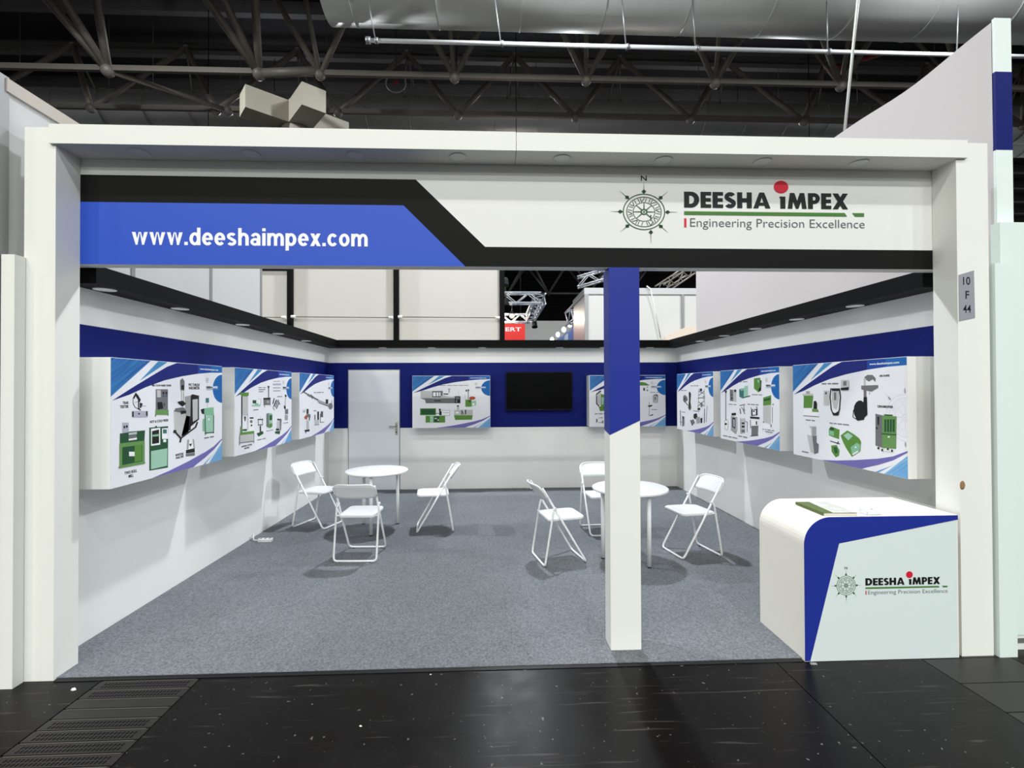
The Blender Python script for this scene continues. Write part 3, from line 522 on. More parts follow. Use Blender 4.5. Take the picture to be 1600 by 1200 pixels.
 ['blower unit',('G',[164,582,283,586,298,568,281,461,159,456]),('l',[147,571,298,574,299,592,148,590]),('g',[197,591,252,591,252,614,197,614]),('k',[305,523,333,528,350,504,347,453,297,451]),('o',[281,455,357,454,372,429,281,425]),('w',[154,455,281,455,281,425,372,426,371,386,158,384]),('s',[154,381,374,383,374,389,155,387])],
 ['granulator',('l',[435,489,509,491,511,620,437,620]),('k',[457,588,475,588,476,608,457,607]),('k',[521,639,510,564,523,564,535,638]),('k',[510,570,523,457,537,458,524,571]),('k',[521,462,551,409,564,413,534,466]),('k',[552,409,615,418,613,427,551,418]),('k',[615,417,638,467,625,470,602,420]),('k',[636,462,649,572,636,573,623,462]),('k',[649,567,639,639,626,638,636,565]),('k',[637,640,523,640,523,630,637,630]),('l',[541,616,626,616,618,540,590,464,561,472,540,539]),('k',[541,618,626,618,626,637,541,637]),('s',[567,539,594,540,595,607,568,606]),('k',[543,433,630,446,616,410,556,408]),('w',[601,445,598,439,592,434,582,431,571,431,561,433,555,437,552,443,555,449,562,454,572,457,582,457,592,455,599,451]),('l',[652,640,741,640,742,709,653,710]),('s',[678,663,716,663,717,700,679,700]),('k',[648,643,741,652,735,626,652,624])],
 ['air knife',('s',[903,728,937,745,987,743,1016,717,1014,688,987,709,948,692,909,715]),('l',[897,662,919,662,920,719,897,719]),('s',[871,662,1040,665,1040,644,974,614,873,631]),('s',[895,569,924,570,924,627,896,627]),('k',[953,610,953,593,958,593,958,611]),('k',[920,469,913,435,895,407,869,390,840,388,813,402,795,429,789,463,796,498,815,526,842,542,871,543,897,528,914,502]),('k',[895,569,929,574,933,435,887,397]),('k',[805,400,899,415,899,393,829,380]),('k',[784,465,777,406,784,406,792,465]),('k',[777,406,829,385,833,390,781,411])],
 ['dehumidifier',('s',[1010,447,1074,438,1070,194,1007,203]),('k',[1029,427,1047,424,1043,360,1030,363]),('k',[1030,338,1029,334,1027,332,1024,330,1021,330,1018,331,1016,333,1015,337,1016,340,1018,343,1021,345,1024,345,1027,344,1029,341]),('o',[1074,438,1204,437,1196,201,1070,192]),('D',[1094,447,1170,447,1170,438,1094,437]),('D',[1094,410,1112,409,1110,314,1093,316]),('D',[1119,411,1138,411,1135,317,1118,318]),('D',[1145,413,1163,413,1160,319,1143,321]),('D',[1169,415,1187,414,1185,321,1168,323]),('D',[1068,295,1200,301,1201,308,1069,303]),('w',[1125,276,1143,278,1143,288,1125,286]),('k',[1028,178,1046,180,1046,197,1028,195]),('k',[1065,168,1080,170,1081,187,1065,185]),('k',[1116,183,1132,185,1132,199,1117,197]),('k',[1153,174,1169,176,1169,192,1154,190]),('l',[1079,166,1167,172,1168,175,1079,169])],
 ['grinder',('l',[232,293,335,296,334,220,270,205,263,264]),('g',[279,288,335,293,334,220,278,206]),('l',[207,208,285,207,306,44,252,57]),('s',[278,206,339,215,338,150,368,138,359,61,306,42])],
 ['rubber mill set',('G',[499,289,527,311,628,291,620,210,498,231]),('D',[513,305,568,300,554,279,513,281]),('h',[506,275,561,270,560,232,505,236]),('k',[511,181,628,168,631,176,514,188]),('k',[610,194,593,168,603,166,619,191]),('G',[525,146,593,159,625,116,618,72,578,52,531,94]),('D',[552,135,593,140,605,94,572,85]),('G',[640,245,718,294,791,268,844,242,864,218,855,141,764,84,703,144,665,196]),('h',[753,160,820,204,855,190,849,140,770,94]),('e',[673,248,724,276,779,254,729,212]),('w',[771,107,831,142,835,132,774,97]),('w',[817,167,816,164,814,161,810,160,805,159,802,160,799,162,798,165,799,168,802,171,806,173,810,174,814,173,816,170])],
 ['D',('s',[412,675,475,675,475,686,412,686]),('s',[489,675,530,675,530,686,489,686]),('s',[543,675,618,675,618,686,543,686]),('s',[190,342,259,342,259,351,190,351]),('s',[273,342,319,342,319,351,273,351]),('s',[507,336,549,336,549,344,507,344]),('s',[560,336,594,336,594,344,560,344]),('s',[604,336,656,336,656,344,604,344]),('s',[666,336,735,336,735,344,666,344]),('s',[131,41,225,41,225,50,131,50])],
 ['T',('AIR KNIFE',1051,727,1144,15),('DEHUMIDIFIER',1032,495,1174,17)],
],
}

# ================================================================ POSTER BOXES
PC = {'k': (30, 30, 32), 's': (112, 112, 114), 'l': (192, 192, 190), 'g': (160, 160, 160), 'w': (240, 240, 240), 'v': (178, 176, 192), 'd': (74, 74, 72), 'b': (70, 84, 110),
      'G': (90, 138, 60), 'D': (38, 82, 50), 'o': (104, 146, 84), 'h': (132, 184, 150), 'e': (158, 200, 176), 't': (62, 112, 116), 'R': (176, 78, 56)}
PM = {k: mat('print_' + n, PC[k], .5, .2) for k, n in zip('kslgwvdbGDohetR', ('black', 'grey', 'light', 'mid_grey', 'paper', 'lilac_grey', 'dark_grey', 'slate', 'green', 'dark_green', 'olive', 'mint', 'pale_mint', 'teal', 'rust'))}
for k, n in (('n', (26, 36, 116)), ('m', (28, 70, 156)), ('c', (26, 100, 172)), ('i', (20, 84, 150)), ('j', (70, 140, 190)), ('p', (112, 106, 172)), ('q', (104, 160, 208))): PM[k] = mat('print_' + k, n, .5, .2)
POSTERW = mat('poster_white', (234, 234, 238), .45, .3)
PBOX = mat('poster_box_white', (236, 236, 232), .5, .3)
def streak(name, c0, c1):
    m = bpy.data.materials.new(name); m.use_nodes = True; nt = m.node_tree; b = nt.nodes['Principled BSDF']
    tc = nt.nodes.new('ShaderNodeTexCoord'); mp = nt.nodes.new('ShaderNodeMapping'); mp.inputs['Rotation'].default_value = (0, .6, 0); ms = nt.nodes.new('ShaderNodeMapping'); ms.inputs['Scale'].default_value = (2, 1, 45)
    n = nt.nodes.new('ShaderNodeTexNoise'); n.inputs['Scale'].default_value = 1; r = nt.nodes.new('ShaderNodeValToRGB')
    r.color_ramp.elements[0].position = .35; r.color_ramp.elements[1].position = .65
    r.color_ramp.elements[0].color = lin(c0) + (1,); r.color_ramp.elements[1].color = lin(c1) + (1,)
    nt.links.new(tc.outputs['Object'], mp.inputs['Vector']); nt.links.new(mp.outputs['Vector'], ms.inputs['Vector']); nt.links.new(ms.outputs['Vector'], n.inputs['Vector']); nt.links.new(n.outputs['Fac'], r.inputs['Fac']); nt.links.new(r.outputs['Color'], b.inputs['Base Color'])
    b.inputs['Roughness'].default_value = .5; return m
STREAK1 = streak('print_blue_streaks', (16, 78, 148), (40, 126, 190)); STREAK2 = streak('print_pale_streaks', (76, 138, 196), (130, 182, 218))
PH = .865
def poster(key, loc, rz, W, label, logo_on=True, depth=.28):
    e = empty('poster_box', loc, rz, label, 'poster box', 'poster boxes on the booth walls')
    MB().box(0, W, 0, depth, 0, PH).build('box_body', PBOX, e, bevel=.004)
    MB().flat_xz([(.002, .002), (W - .002, .002), (W - .002, PH - .002), (.002, PH - .002)], -.0004).build('print_sheet', POSTERW, e)
    U = lambda pts: [(min(max(u, .002), .998) * W, min(max(v, .003), .997) * PH) for u, v in pts]
    MB().flat_xz(U([(0, 1), (.285, 1), (0, .70)]), -.0008).build('blue_corner', STREAK1, e)
    MB().flat_xz(U([(.345, 1), (.425, 1), (.2, .825)]), -.0008).build('teal_stripe', PM['j'], e)
    sw = MB(); sw.flat_xz(U([(.51, 1), (.72, 1), (.72, .908), (.55, .875), (.4, .835), (.25, .775), (.13, .715), (.01, .67), (.14, .765), (.3, .875), (.42, .955)]), -.0008, PM['n'])
    sw.flat_xz(U([(.72, 1), (.86, 1), (.86, .925), (.72, .908)]), -.0008, PM['m']).flat_xz(U([(.86, 1), (1, 1), (1, .93), (.86, .925)]), -.0008, PM['c']).build('blue_swoosh', PM['n'], e)
    lettering('www.deeshaimpex.com', .74 * W, .95 * W, .948 * PH, .016, -.0013, PWHITE, e, .02, 'website_lettering')
    MB().flat_xz(U([(.3, 0), (.45, .03), (.62, .072), (.8, .125), (.9, .165), (1, .23), (1, .215), (.9, .13), (.8, .07), (.7, .02), (.67, 0)]), -.0008).build('purple_swoosh', PM['p'], e)
    MB().flat_xz(U([(.84, 0), (1, 0), (1, .19)]), -.0008).build('pale_corner', STREAK2, e)
    MB().flat_xz(U([(.775, 0), (.80, 0), (.985, .165), (.9, .09)]), -.0008).build('pale_stripe', PM['q'], e)
    if logo_on:
        MB().flat_xz(U([(1, .61)] + [(1 - .115 * math.sin(t * PI / 16), .76 - .15 * math.cos(t * PI / 16)) for t in range(1, 16)] + [(1, .91)]), -.0008).build('blue_half_disc', PM['c'], e)
        compass(e, .82 * W, .845 * PH, .02, -.0013, 0, False, PM['d'])
        lettering('DEESHA', .81 * W, .883 * W, .763 * PH, .02, -.0013, INK, e, .05, 'company_lettering'); lettering('iMPEX', .888 * W, .945 * W, .763 * PH, .02, -.0013, PWHITE, e, .05, 'company_lettering')
        MB().flat_xz(U([(.81, .748), (.96, .748), (.96, .754), (.81, .754)]), -.0013).build('logo_rule', PM['j'], e)
    else:
        c = compass(e, .985 * W, .5 * PH, .17, -.0007, 0, True, mat('print_watermark', (222, 222, 228), .5, .2))
        for v in c.data.vertices: v.co.x = min(v.co.x, W - .003)
    for mch in PRINTS[key]:
        if mch[0] == 'T':
            for s_, x0, z0, x1, hh in mch[1:]: lettering(s_, x0 / 1000, x1 / 1000, z0 / 1000, hh / 1000, -.0013, INK, e, .035, 'caption')
            continue
        mb = MB(); y = -.0008
        for col, pts in mch[1:]:
            y -= .00015; mb.flat_xz([(min(max(pts[i] / 1000, .003), W - .003), min(max(pts[i + 1] / 1000, .003), PH - .003)) for i in range(0, len(pts), 2)], y, PM[col])
        o = mb.build('caption' if mch[0] == 'D' else 'product_picture', None, e)
        if mch[0] == 'D': o['kind'] = 'stuff'
        else: o['label'] = 'printed picture of a ' + mch[0]
PX = .28
poster('L1', (XL + PX, 3.25, 1.07), PI / 2, 1.30, 'poster box on the left wall nearest the front, showing a two roll mill')
poster('L2', (XL + PX, 4.765, 1.07), PI / 2, 1.32, 'poster box with a tall universal testing machine, middle of the side wall behind the chairs')
poster('L3', (XL + PX, 6.33, 1.07), PI / 2, 1.35, 'poster box showing a pipe extrusion line, in the corner beside the door')
poster('B1', (-1.33, YB - .27, 1.07), 0, 1.285, 'poster box on the back wall between door and television, showing moulding machines', depth=.27)
poster('B2', (1.62, YB - .27, 1.07), 0, 1.29, 'poster box on the back wall partly hidden behind the pillar', depth=.27)
poster('R1', (XR - PX, 7.53, 1.07), -PI / 2, 1.26, 'poster box on the right wall nearest the back corner, showing grey line machines')
poster('R2', (XR - PX, 6.07, 1.07), -PI / 2, 1.275, 'poster box in the middle of the right wall with green ovens and cabinets')
poster('R3', (XR - PX, 4.575, 1.07), -PI / 2, 1.295, 'poster box nearest the counter, showing a green dehumidifier and black air blower', False)

# television
tv = empty('television', (.225, YB - .09, 1.345), label='black flat screen television switched off on the back wall', cat='television')
MB().box(0, 1.135, 0, .045, 0, .655).build('casing', mat('tv_casing', (8, 8, 9), .5, .2), tv, bevel=.004)
MB().box(.01, 1.125, -.001, 0, .022, .645).build('screen', mat('tv_screen', (3, 3, 4), .25, .12), tv)
MB().box(.3, .8, .045, .073, .15, .5).build('wall_bracket', RUBBER, tv)
MB().box(.545, .59, -.001, 0, .009, .015).build('maker_mark', GREYT, tv)

# ================================================================ CHAIRS AND TABLES
def make_chair():
    e = empty('folding_chair'); w1, w2, r = .198, .212, .0105
    MB().tube(fillet([(-w1, -.232, .755), (-w1, .215, r + .001), (w1, .215, r + .001), (w1, -.232, .755)], .045), r, 8).build('front_leg_frame', CHAIRW, e)
    MB().tube(fillet([(-w1, -.115, .565), (-w2, -.128, .52), (-w2, -.215, r + .001), (w2, -.215, r + .001), (w2, -.128, .52), (w1, -.115, .565)], .04), r, 8).build('rear_leg_frame', CHAIRW, e)
    for s in (-1, 1):
        MB().tube([(s * .19, -.108, .555), (s * .222, -.108, .555)], .014, 10).build('pivot', CHAIRW, e)
        MB().tube([(s * .17, -.128, .44), (s * .218, -.15, .44)], .008, 8).build('seat_pin', CHAIRW, e)
    pts = []; hw, y0, y1, rc_ = .183, -.165, .215, .06
    for cx, cy, a0 in ((hw - rc_, y1 - rc_, 0), (-hw + rc_, y1 - rc_, PI / 2), (-hw + rc_ * .6, y0 + rc_ * .6, PI), (hw - rc_ * .6, y0 + rc_ * .6, 1.5 * PI)):
        rr = rc_ if cy > 0 else rc_ * .6
        pts += [(cx + rr * math.cos(a0 + t * PI / 10), cy + rr * math.sin(a0 + t * PI / 10)) for t in range(6)]
    n = len(pts); mb = MB(); vs = []
    for k, (sc_, z) in enumerate(((.97, .425), (1, .432), (1, .45), (.965, .457), (.8, .4545))): vs += [(x * sc_, .025 + (y - .025) * sc_, z - .02 * (y < 0) * (-y)) for x, y in pts]
    fs_ = [list(range(n))[::-1]] + [[k * n + i, k * n + (i + 1) % n, (k + 1) * n + (i + 1) % n, (k + 1) * n + i] for k in range(4) for i in range(n)] + [[4 * n + i for i in range(n)]]
    mb.add(vs, fs_, CHAIRW, True).build('seat', CHAIRW, e)
    NX, NZ = 14, 6; mb = MB()
    def P(i, j, th):
        a = -1 + 2 * i / NX; q = j / NZ; z = .625 + q * .15
        half = .207 - (.03 * max(0, (q - .75) / .25) ** 2); x = a * half
        if q < .2: z += .012 * (1 - q / .2) * abs(a) ** 6
        z -= .012 * abs(a) ** 8 * (q > .8)
        y = .215 - .447 * (z / .745) - .038 * (1 - a * a) + th + (-.012 * q * q)
        return (x, y, z)
    vs = [P(i, j, 0) for j in range(NZ + 1) for i in range(NX + 1)] + [P(i, j, -.013) for j in range(NZ + 1) for i in range(NX + 1)]; K = (NX + 1) * (NZ + 1); R_ = NX + 1
    fs_ = []
    for j in range(NZ):
        for i in range(NX):
            a = j * R_ + i; fs_ += [(a, a + R_, a + R_ + 1, a + 1), (K + a, K + a + 1, K + a + R_ + 1, K + a + R_)]
    rim = [i for i in range(R_)] + [j * R_ + NX for j in range(1, NZ + 1)] + [NZ * R_ + i for i in range(NX - 1, -1, -1)] + [j * R_ for j in range(NZ - 1, 0, -1)]
    fs_ += [(rim[i], rim[(i + 1) % len(rim)], K + rim[(i + 1) % len(rim)], K + rim[i]) for i in range(len(rim))]
    mb.add(vs, fs_, CHAIRW, True).build('backrest', CHAIRW, e)
    lip = [Vector(P(0, 1, -.006))] + [Vector(P(0, j, -.006)) for j in range(2, NZ)] + [Vector(P(i, NZ, -.006)) for i in range(NX + 1)] + [Vector(P(NX, j, -.006)) for j in range(NZ - 1, 0, -1)]
    MB().tube(lip, .0095, 8).build('backrest_rim', CHAIRW, e)
    for s in (-1, 1):
        for y in (-.215, .215): MB().tube([(s * .15, y, 0), (s * .15, y, .006)], .012, 8).build('foot', RUBBER, e)
    return e
GC = 'white folding chairs'
chairs = [((-2.205, 6.19), -18, 'white folding chair standing closest to the left wall'), ((-1.36, 5.045), 88, 'white folding chair with its back to the viewer, in front of a table'),
          ((-.715, 5.96), 187, 'white folding chair seen side on, between the door side table and the room middle'), ((.657, 4.84), 12, 'white folding chair nearest the pillar, its backrest turned to the room middle'),
          ((1.30, 5.74), -86, 'white folding chair partly hidden behind the pillar, farthest from the viewer'), ((2.055, 4.95), -169, 'white folding chair between the round table and the right wall')]
proto = make_chair()
for i, ((x, y), a, lb) in enumerate(chairs):
    c = proto if i == 0 else copy_tree(proto)
    c.location = (x, y, CZ); c.rotation_euler = (0, 0, math.radians(a - 90)); tag(c, lb, 'chair', GC)
def table(cx, cy, angs, lr, label):
    e = empty('round_table', (cx, cy, CZ), 0, label, 'table', 'white round tables')
    MB().lathe([(.355, .69), (.37, .696), (.375, .705), (.373, .716), (.366, .72), (.2, .72)], n=48).build('table_top', CHAIRW, e)
    for a in angs:
        x, y = lr * math.cos(math.radians(a)), lr * math.sin(math.radians(a))
        l = MB().lathe([(.02, .012), (.02, .69)], (x, y, 0), 16).build('leg', CHAIRW, e); MB().lathe([(.018, 0), (.021, .012)], (x, y, 0), 16).build('foot', RUBBER, l)
table(-1.425, 5.98, (137, 270, 43), .29, 'white round table standing near the door, with three chairs around it')
table(1.37, 4.79, (175, 295, 55), .27, 'white round table half hidden behind the pillar')

# ================================================================ SMALL THINGS
bk = empty('brochure_stack', (2.10, 2.985, ctop + .001), -.03, 'stack of brochures with green covers lying on the counter', 'brochures')
GCOV = mat('brochure_green', (88, 104, 52), .45, .3); PAGE = mat('brochure_paper', (206, 204, 192), .6, .2)
MB().box(.001, .212, .003, .296, 0, .017).build('pages', PAGE, bk)
MB().box(-.001, .215, 0, .3, .017, .0185).build('cover', GCOV, bk); MB().box(-.0025, -.001, 0, .3, 0, .0185).build('spine', GCOV, bk)
MB().add([(.06, .002, .0188), (.214, .002, .0188), (.214, .298, .0188), (.09, .298, .0188)], [(0, 1, 2, 3)]).build('cover_picture', mat('cover_print', (200, 200, 194), .4, .3, noise=.35, scale=14), bk)
ch = empty('card_holder', (2.385, 2.985, ctop + .001), .1, 'small clear card holder with white business cards beside the brochures', 'card holder')
MB().box(0, .1, 0, .003, 0, .022).box(0, .1, .056, .059, 0, .035).box(0, .003, 0, .059, 0, .026).box(.097, .1, 0, .059, 0, .026).box(0, .1, 0, .059, 0, .003).build('holder', mat('clear_acrylic', (225, 230, 235), .15, .5), ch)
MB().box(.005, .095, .006, .054, .003, .028).build('business_cards', PWHITE, ch); MB().lathe([(.009, 0), (.009, .0006)], (.06, .03, .0282), 14).build('card_logo', PM['b'], ch)
def power_strip(x, y, rz, label, cable):
    e = empty('power_strip', (x, y, CZ), rz, label, 'power strip', 'white power strips on the carpet')
    b_ = MB().box(-.075, .075, -.028, .028, 0, .038).build('strip_body', PLASTIC, e, bevel=.006)
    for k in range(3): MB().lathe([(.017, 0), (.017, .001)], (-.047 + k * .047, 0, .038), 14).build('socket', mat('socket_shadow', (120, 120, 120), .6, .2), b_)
    MB().tube(fillet(cable, .03), .005, 6).build('cable', PLASTIC, e)
power_strip(-2.56, 5.53, 0, 'white power strip on the carpet by the left wall', [(-.075, 0, .018), (-.13, .0, .02), (-.17, .08, .07), (-.21, .1, .03), (-.212, .1, 0.006)])
power_strip(.70, 8.2, 0, 'white power strip against the back wall below the television', [(-.075, 0, .018), (-.12, .02, .008), (-.14, .06, .006)])
SCR = mat('paper_scrap', (235, 235, 230), .6, .2)
for i, (x, y, s_, lb) in enumerate(((-2.41, 2.876, .018, 'white crumpled paper scrap on the dark floor by the left frame post'), (-.68, 2.5, .008, 'tiny white scrap on the dark floor near the slotted covers'), (-.38, 2.93, .006, 'tiny white fleck on the dark floor just before the carpet edge'))):
    mb = MB(); n = 9; rr = [s_ * random.uniform(.7, 1.2) for _ in range(n)]
    vs = [(rr[k] * math.cos(2 * PI * k / n), .55 * rr[k] * math.sin(2 * PI * k / n), 0) for k in range(n)] + [(.6 * rr[k] * math.cos(2 * PI * k / n), .4 * rr[k] * math.sin(2 * PI * k / n), s_ * .5) for k in range(n)]
    mb.add(vs, [[k, (k + 1) % n, n + (k + 1) % n, n + k] for k in range(n)] + [[n + k for k in range(n)]]); o = mb.build('paper_scrap', SCR, None, (x, y, 0)); tag(o, lb, 'scrap', 'paper scraps')
o = MB().add([(-.02, 0, 0), (.02, -.004, 0), (.028, .02, 0), (0, .028, 0), (-.016, .018, 0), (0, .01, .006)], [(0, 1, 5), (1, 2, 5), (2, 3, 5), (3, 4, 5), (4, 0, 5)]).build('tape_scrap', mat('tape_grey', (150, 148, 142), .5, .3), None, (1.985, 2.925, 0)); tag(o, 'grey scrap of tape stuck at the foot of the counter', 'scrap')

# ================================================================ NEIGHBOURING BOOTHS
# left neighbour: tall wall with a rail on top, lower post in front
ln = empty('neighbour_wall', (0, 0, 0), label='tall grey white wall with top rail rising beside the left frame post', cat='wall')
ys_ = [2.93, 3.94, 5.0, 6.06]
for a, b in zip(ys_, ys_[1:]): MB().box(-2.92, -2.862, a + .02, b - .02, 0, 3.48).build('panel', GREYP, ln)
for a in ys_[1:]: MB().box(-2.925, -2.855, a - .02, a + .02, 0, 3.48).build('seam_profile', ALU, ln)
MB().box(-2.93, -2.848, 2.93, 6.08, 3.48, 3.56).build('top_rail', mat('rail_beige', (178, 170, 160), .6, .3), ln)
MB().box(-2.935, -2.855, 2.88, 2.95, 0, 3.57).build('end_profile', ALU, ln)
tag(MB().box(-2.847, -2.772, 2.9, 2.966, 0, 2.51).build('neighbour_post', WHITE), 'short white post in front of the tall grey wall, at the picture edge', 'post')
# right neighbour: fabric wall with a striped end panel
rn = empty('fabric_wall', (0, 0, 0), label='tall white fabric covered wall rising behind the right wall', cat='wall')
mb = MB(); NY, NZ2 = 40, 24; FAB = mat('white_fabric', (200, 194, 193), .8, .15, bump=.25, scale=5)
for i in range(NY + 1):
    for j in range(NZ2 + 1):
        y = 3.12 + i / NY * 4.78; z = j / NZ2 * 4.205
        mb.v.append((3.402 + .006 * math.sin(y * 3.1 + z) * math.sin(z * 1.3), y, z - .05 * math.exp(-((y - 3.75) / .45) ** 2) * (z / 4.2) ** 2))
for i in range(NY):
    for j in range(NZ2):
        a = i * (NZ2 + 1) + j; mb.f.append([a, a + 1, a + NZ2 + 2, a + NZ2 + 1]); mb.mi.append(0); mb.sm.append(True)
mb.build('fabric_cover', FAB, rn); MB().box(3.425, 3.5, 3.12, 7.9, 0, 4.13).build('wall_core', FAB, rn)
ep = MB().box(3.4, 3.515, 3.10, 3.12, 2.2, 4.215).build('end_panel', mat('mint_white', (226, 236, 232), .5, .3), rn)
MB().box(3.3995, 3.5155, 3.0985, 3.121, 3.318, 3.848).build('blue_stripe', NAVY, ep)
np_ = empty('neighbour_partition', (0, 0, 0), label='white neighbour panel with grey plinth at the right picture edge', cat='panel')
MINT = mat('mint_white2', (222, 234, 230), .45, .3)
MB().box(3.33, 5.6, 3.02, 3.08, .1, 2.80).build('panel', MINT, np_); MB().box(3.33, 5.6, 3.03, 3.08, 0, .1).build('plinth', mat('plinth_white', (224, 228, 226), .5, .3), np_); MB().box(3.33, 5.6, 3.024, 3.03, .045, .075).build('plinth_strip', ALU, np_)
tag(MB().box(3.21, 3.328, 2.945, 3.015, 0, 2.51).build('neighbour_post', MINT), 'white post squeezed between the numbered post and the neighbour panel', 'post')

# walls behind the booth
rw = empty('cream_panel_wall', (0, 0, 0), label='bright cream panels between black posts behind the back wall', cat='wall')
px = [-6.4, -3.96, -1.90, .19]
for a, b in zip(px, px[1:]): MB().box(a + .05, b - .05, 9.62, 9.66, 0, 4.05 if a < -5 else 4.4).build('panel', CREAM, rw)
for a in px[1:]: MB().box(a - .05, a + .05, 9.54, 9.66, 0, 4.5).build('black_post', TRIMK, rw)
MB().box(px[0], px[1] - .05, 9.6, 9.66, 4.05, 4.12).build('top_rail', TRIMK, rw)
cb = empty('tension_cable', (0, 0, 0), label='thin steel cable with white end fittings across the cream panels', cat='cable')
for a, b in zip(px, px[1:]):
    MB().tube([(a + .06, 9.5, 3.13), (b - .06, 9.5, 3.115)], .008, 6).build('wire', DSTEEL, cb); MB().tube([(a + .05, 9.5, 3.13), (a + .13, 9.5, 3.13)], .03, 8).build('fitting', PLASTIC, cb); MB().tube([(b - .13, 9.5, 3.115), (b - .05, 9.5, 3.115)], .03, 8).build('fitting', PLASTIC, cb)

# white booth further back
CREAM2 = mat('dull_cream_panel', (206, 204, 199), .6, .25)
wbx = empty('rear_white_booth', (0, 0, 0), label='white panelled booth with metal frame seen past the pillar', cat='booth')
MB().box(2.52, 6.6, 13, 13.05, 0, 4.28).build('front_wall', CREAM2, wbx); MB().box(2.52, 2.57, 13.05, 14.9, 0, 4.28).build('side_wall', mat('foil_panel', (176, 168, 164), .35, .4, .3), wbx)
MB().box(2.5, 6.6, 12.97, 13.07, 4.28, 4.45).build('top_rail', GREYP, wbx); MB().box(2.5, 2.6, 13.07, 14.9, 4.28, 4.45).build('side_rail', ALU, wbx)
MB().box(2.5, 2.6, 12.97, 13.07, 0, 4.28).build('corner_profile', ALU, wbx); MB().box(5.17, 5.24, 12.96, 13, 3.3, 4.28).build('seam_profile', ALU, wbx)
MB().tube([(4.2, 12.94, 4.5), (4.3, 12.93, 4.42), (4.42, 12.95, 3.9), (4.58, 12.96, 3.1)], .018, 6).build('hanging_cable', PLASTIC, wbx)
tag(MB().prism_xz([(4.6, 0), (5.6, 0), (5.6, 3.42), (5.2, 3.35), (4.6, 3.1)], 12.7, 12.75).build('beige_board', mat('beige_board', (222, 206, 190), .7, .2)), 'beige board leaning in front of the rear white booth', 'board')
tag(MB().box(3.6, 6.6, 14.9, 15, 0, 4.2).build('rear_partition', CREAM2), 'cream partition closing the rear white booth at its back', 'partition')

# lattice trusses
def lattice(e, p0, p1, s, m, rows=None):
    p0, p1 = Vector(p0), Vector(p1); d = (p1 - p0); L = d.length; d.normalize(); sd = d.cross(Vector((0, 0, 1))).normalized() * s / 2; up = Vector((0, 0, s / 2))
    for a, b in ((1, 1), (1, -1), (-1, 1), (-1, -1)):
        MB().tube([p0 + sd * a + up * b, p1 + sd * a + up * b], s * .09, 6).build('chord', m, e)
    n = max(2, int(L / s / 1.1)); web = MB()
    for k in range(n):
        q0, q1 = p0 + d * L * k / n, p0 + d * L * (k + 1) / n; sg = 1 if k % 2 else -1
        for a in (1, -1):
            web.tube([q0 + sd * a + up * sg, q1 + sd * a - up * sg], s * .05, 5); web.tube([q0 + sd * sg + up * a, q1 - sd * sg + up * a], s * .05, 5)
    web.build('web_bars', m, e)['kind'] = 'stuff'
TR = mat('truss_aluminium', (190, 192, 196), .35, .5, .4)
t1 = empty('lighting_truss', (0, 0, 0), label='aluminium lighting truss frame hanging beside the red sign', cat='truss')
lattice(t1, (-2.5, 16, 4.72), (1.6, 16, 4.72), .34, TR); lattice(t1, (-2.5, 20.6, 4.72), (1.6, 20.6, 4.72), .34, TR); lattice(t1, (1.6, 16, 4.72), (1.6, 20.6, 4.72), .34, TR)
t2 = empty('lighting_truss', (0, 0, 0), label='aluminium truss running above the corner of the rear white booth', cat='truss'); lattice(t2, (2.6, 14.6, 4.95), (5.2, 14, 5.6), .3, TR)
t3 = empty('lighting_truss', (0, 0, 0), label='dark aluminium truss rising beside the fabric wall', cat='truss'); lattice(t3, (5.1, 14.5, 4.7), (6.5, 15.5, 5.6), .3, STEEL)
t4 = empty('lighting_truss', (0, 0, 0), label='aluminium truss above the blue booth in the distance', cat='truss'); lattice(t4, (3.02, 15.2, 4.33), (3.02, 18.2, 4.33), .5, TR)
def spot(x, y, z, label, power, strength=30, tilt=.5, col=(255, 236, 205)):
    e = empty('spotlight', (x, y, z), 0, label, 'spotlight', 'spotlights on the trusses'); M_ = Matrix.Rotation(tilt, 4, 'X')
    a = MB().lathe([(.05, .3), (.1, .26), (.12, .02), (.13, 0), (.12, 0)], n=14).build('can', RUBBER, e); a.matrix_local = M_
    b_ = MB().lathe([(.115, .005), (.115, .012)], n=14).build('lens', mat('spot_glow_%d' % strength, col, .4, .2, emit=strength, emit_rgb=col), e); b_.matrix_local = M_
    MB().tube([(0, 0, .15), (0, 0, .5)] if z < 5 else [(0, 0, -.3), (0, 0, .15)], .015, 6).build('bracket', DSTEEL, e)
    if power:
        ld = bpy.data.lights.new('spot_light', 'POINT'); ld.energy = power; ld.shadow_soft_size = .1; ld.color = (1, .9, .75); lo = bpy.data.objects.new('spot_light', ld); COL.objects.link(lo); lo.parent = e; lo.location = (0, -.15, -.12)
spot(.82, 20.41, 4.8, 'glaring warm spotlight hanging just above the red sign', 120, 60, -.9)
spot(.42, 15.83, 5.1, 'white spotlight hanging beside the last black post, upper one', 0, 12, -.3)
spot(.44, 15.83, 4.42, 'white spotlight hanging beside the last black post, lower one', 0, 12, -.3)
spot(1.77, 20.2, 4.3, 'black spotlight at the far corner of the lighting truss', 0, 8, -.4)
# red sign far behind
rs_ = empty('red_sign', (0, 24, 0), label='red hanging sign with white capital letters beyond the back wall', cat='sign')
MB().box(-.9, 1.62, 0, .06, 4.05, 5.08).build('board', mat('sign_red', (222, 48, 40), .5, .3, emit=.12), rs_)
for x in (-.5, 1.4): MB().tube([(x, .03, 5.08), (x, .03, 14.9)], .015, 6).build('hanger', DSTEEL, rs_)
lettering('ERT', .64, 1.42, 4.58, .19, -.004, PWHITE, rs_, .02)
tag(MB().box(-6, 8, 30, 30.1, 0, 5.95).build('distant_partition', CREAM2), 'pale partition wall far behind the red sign', 'partition')
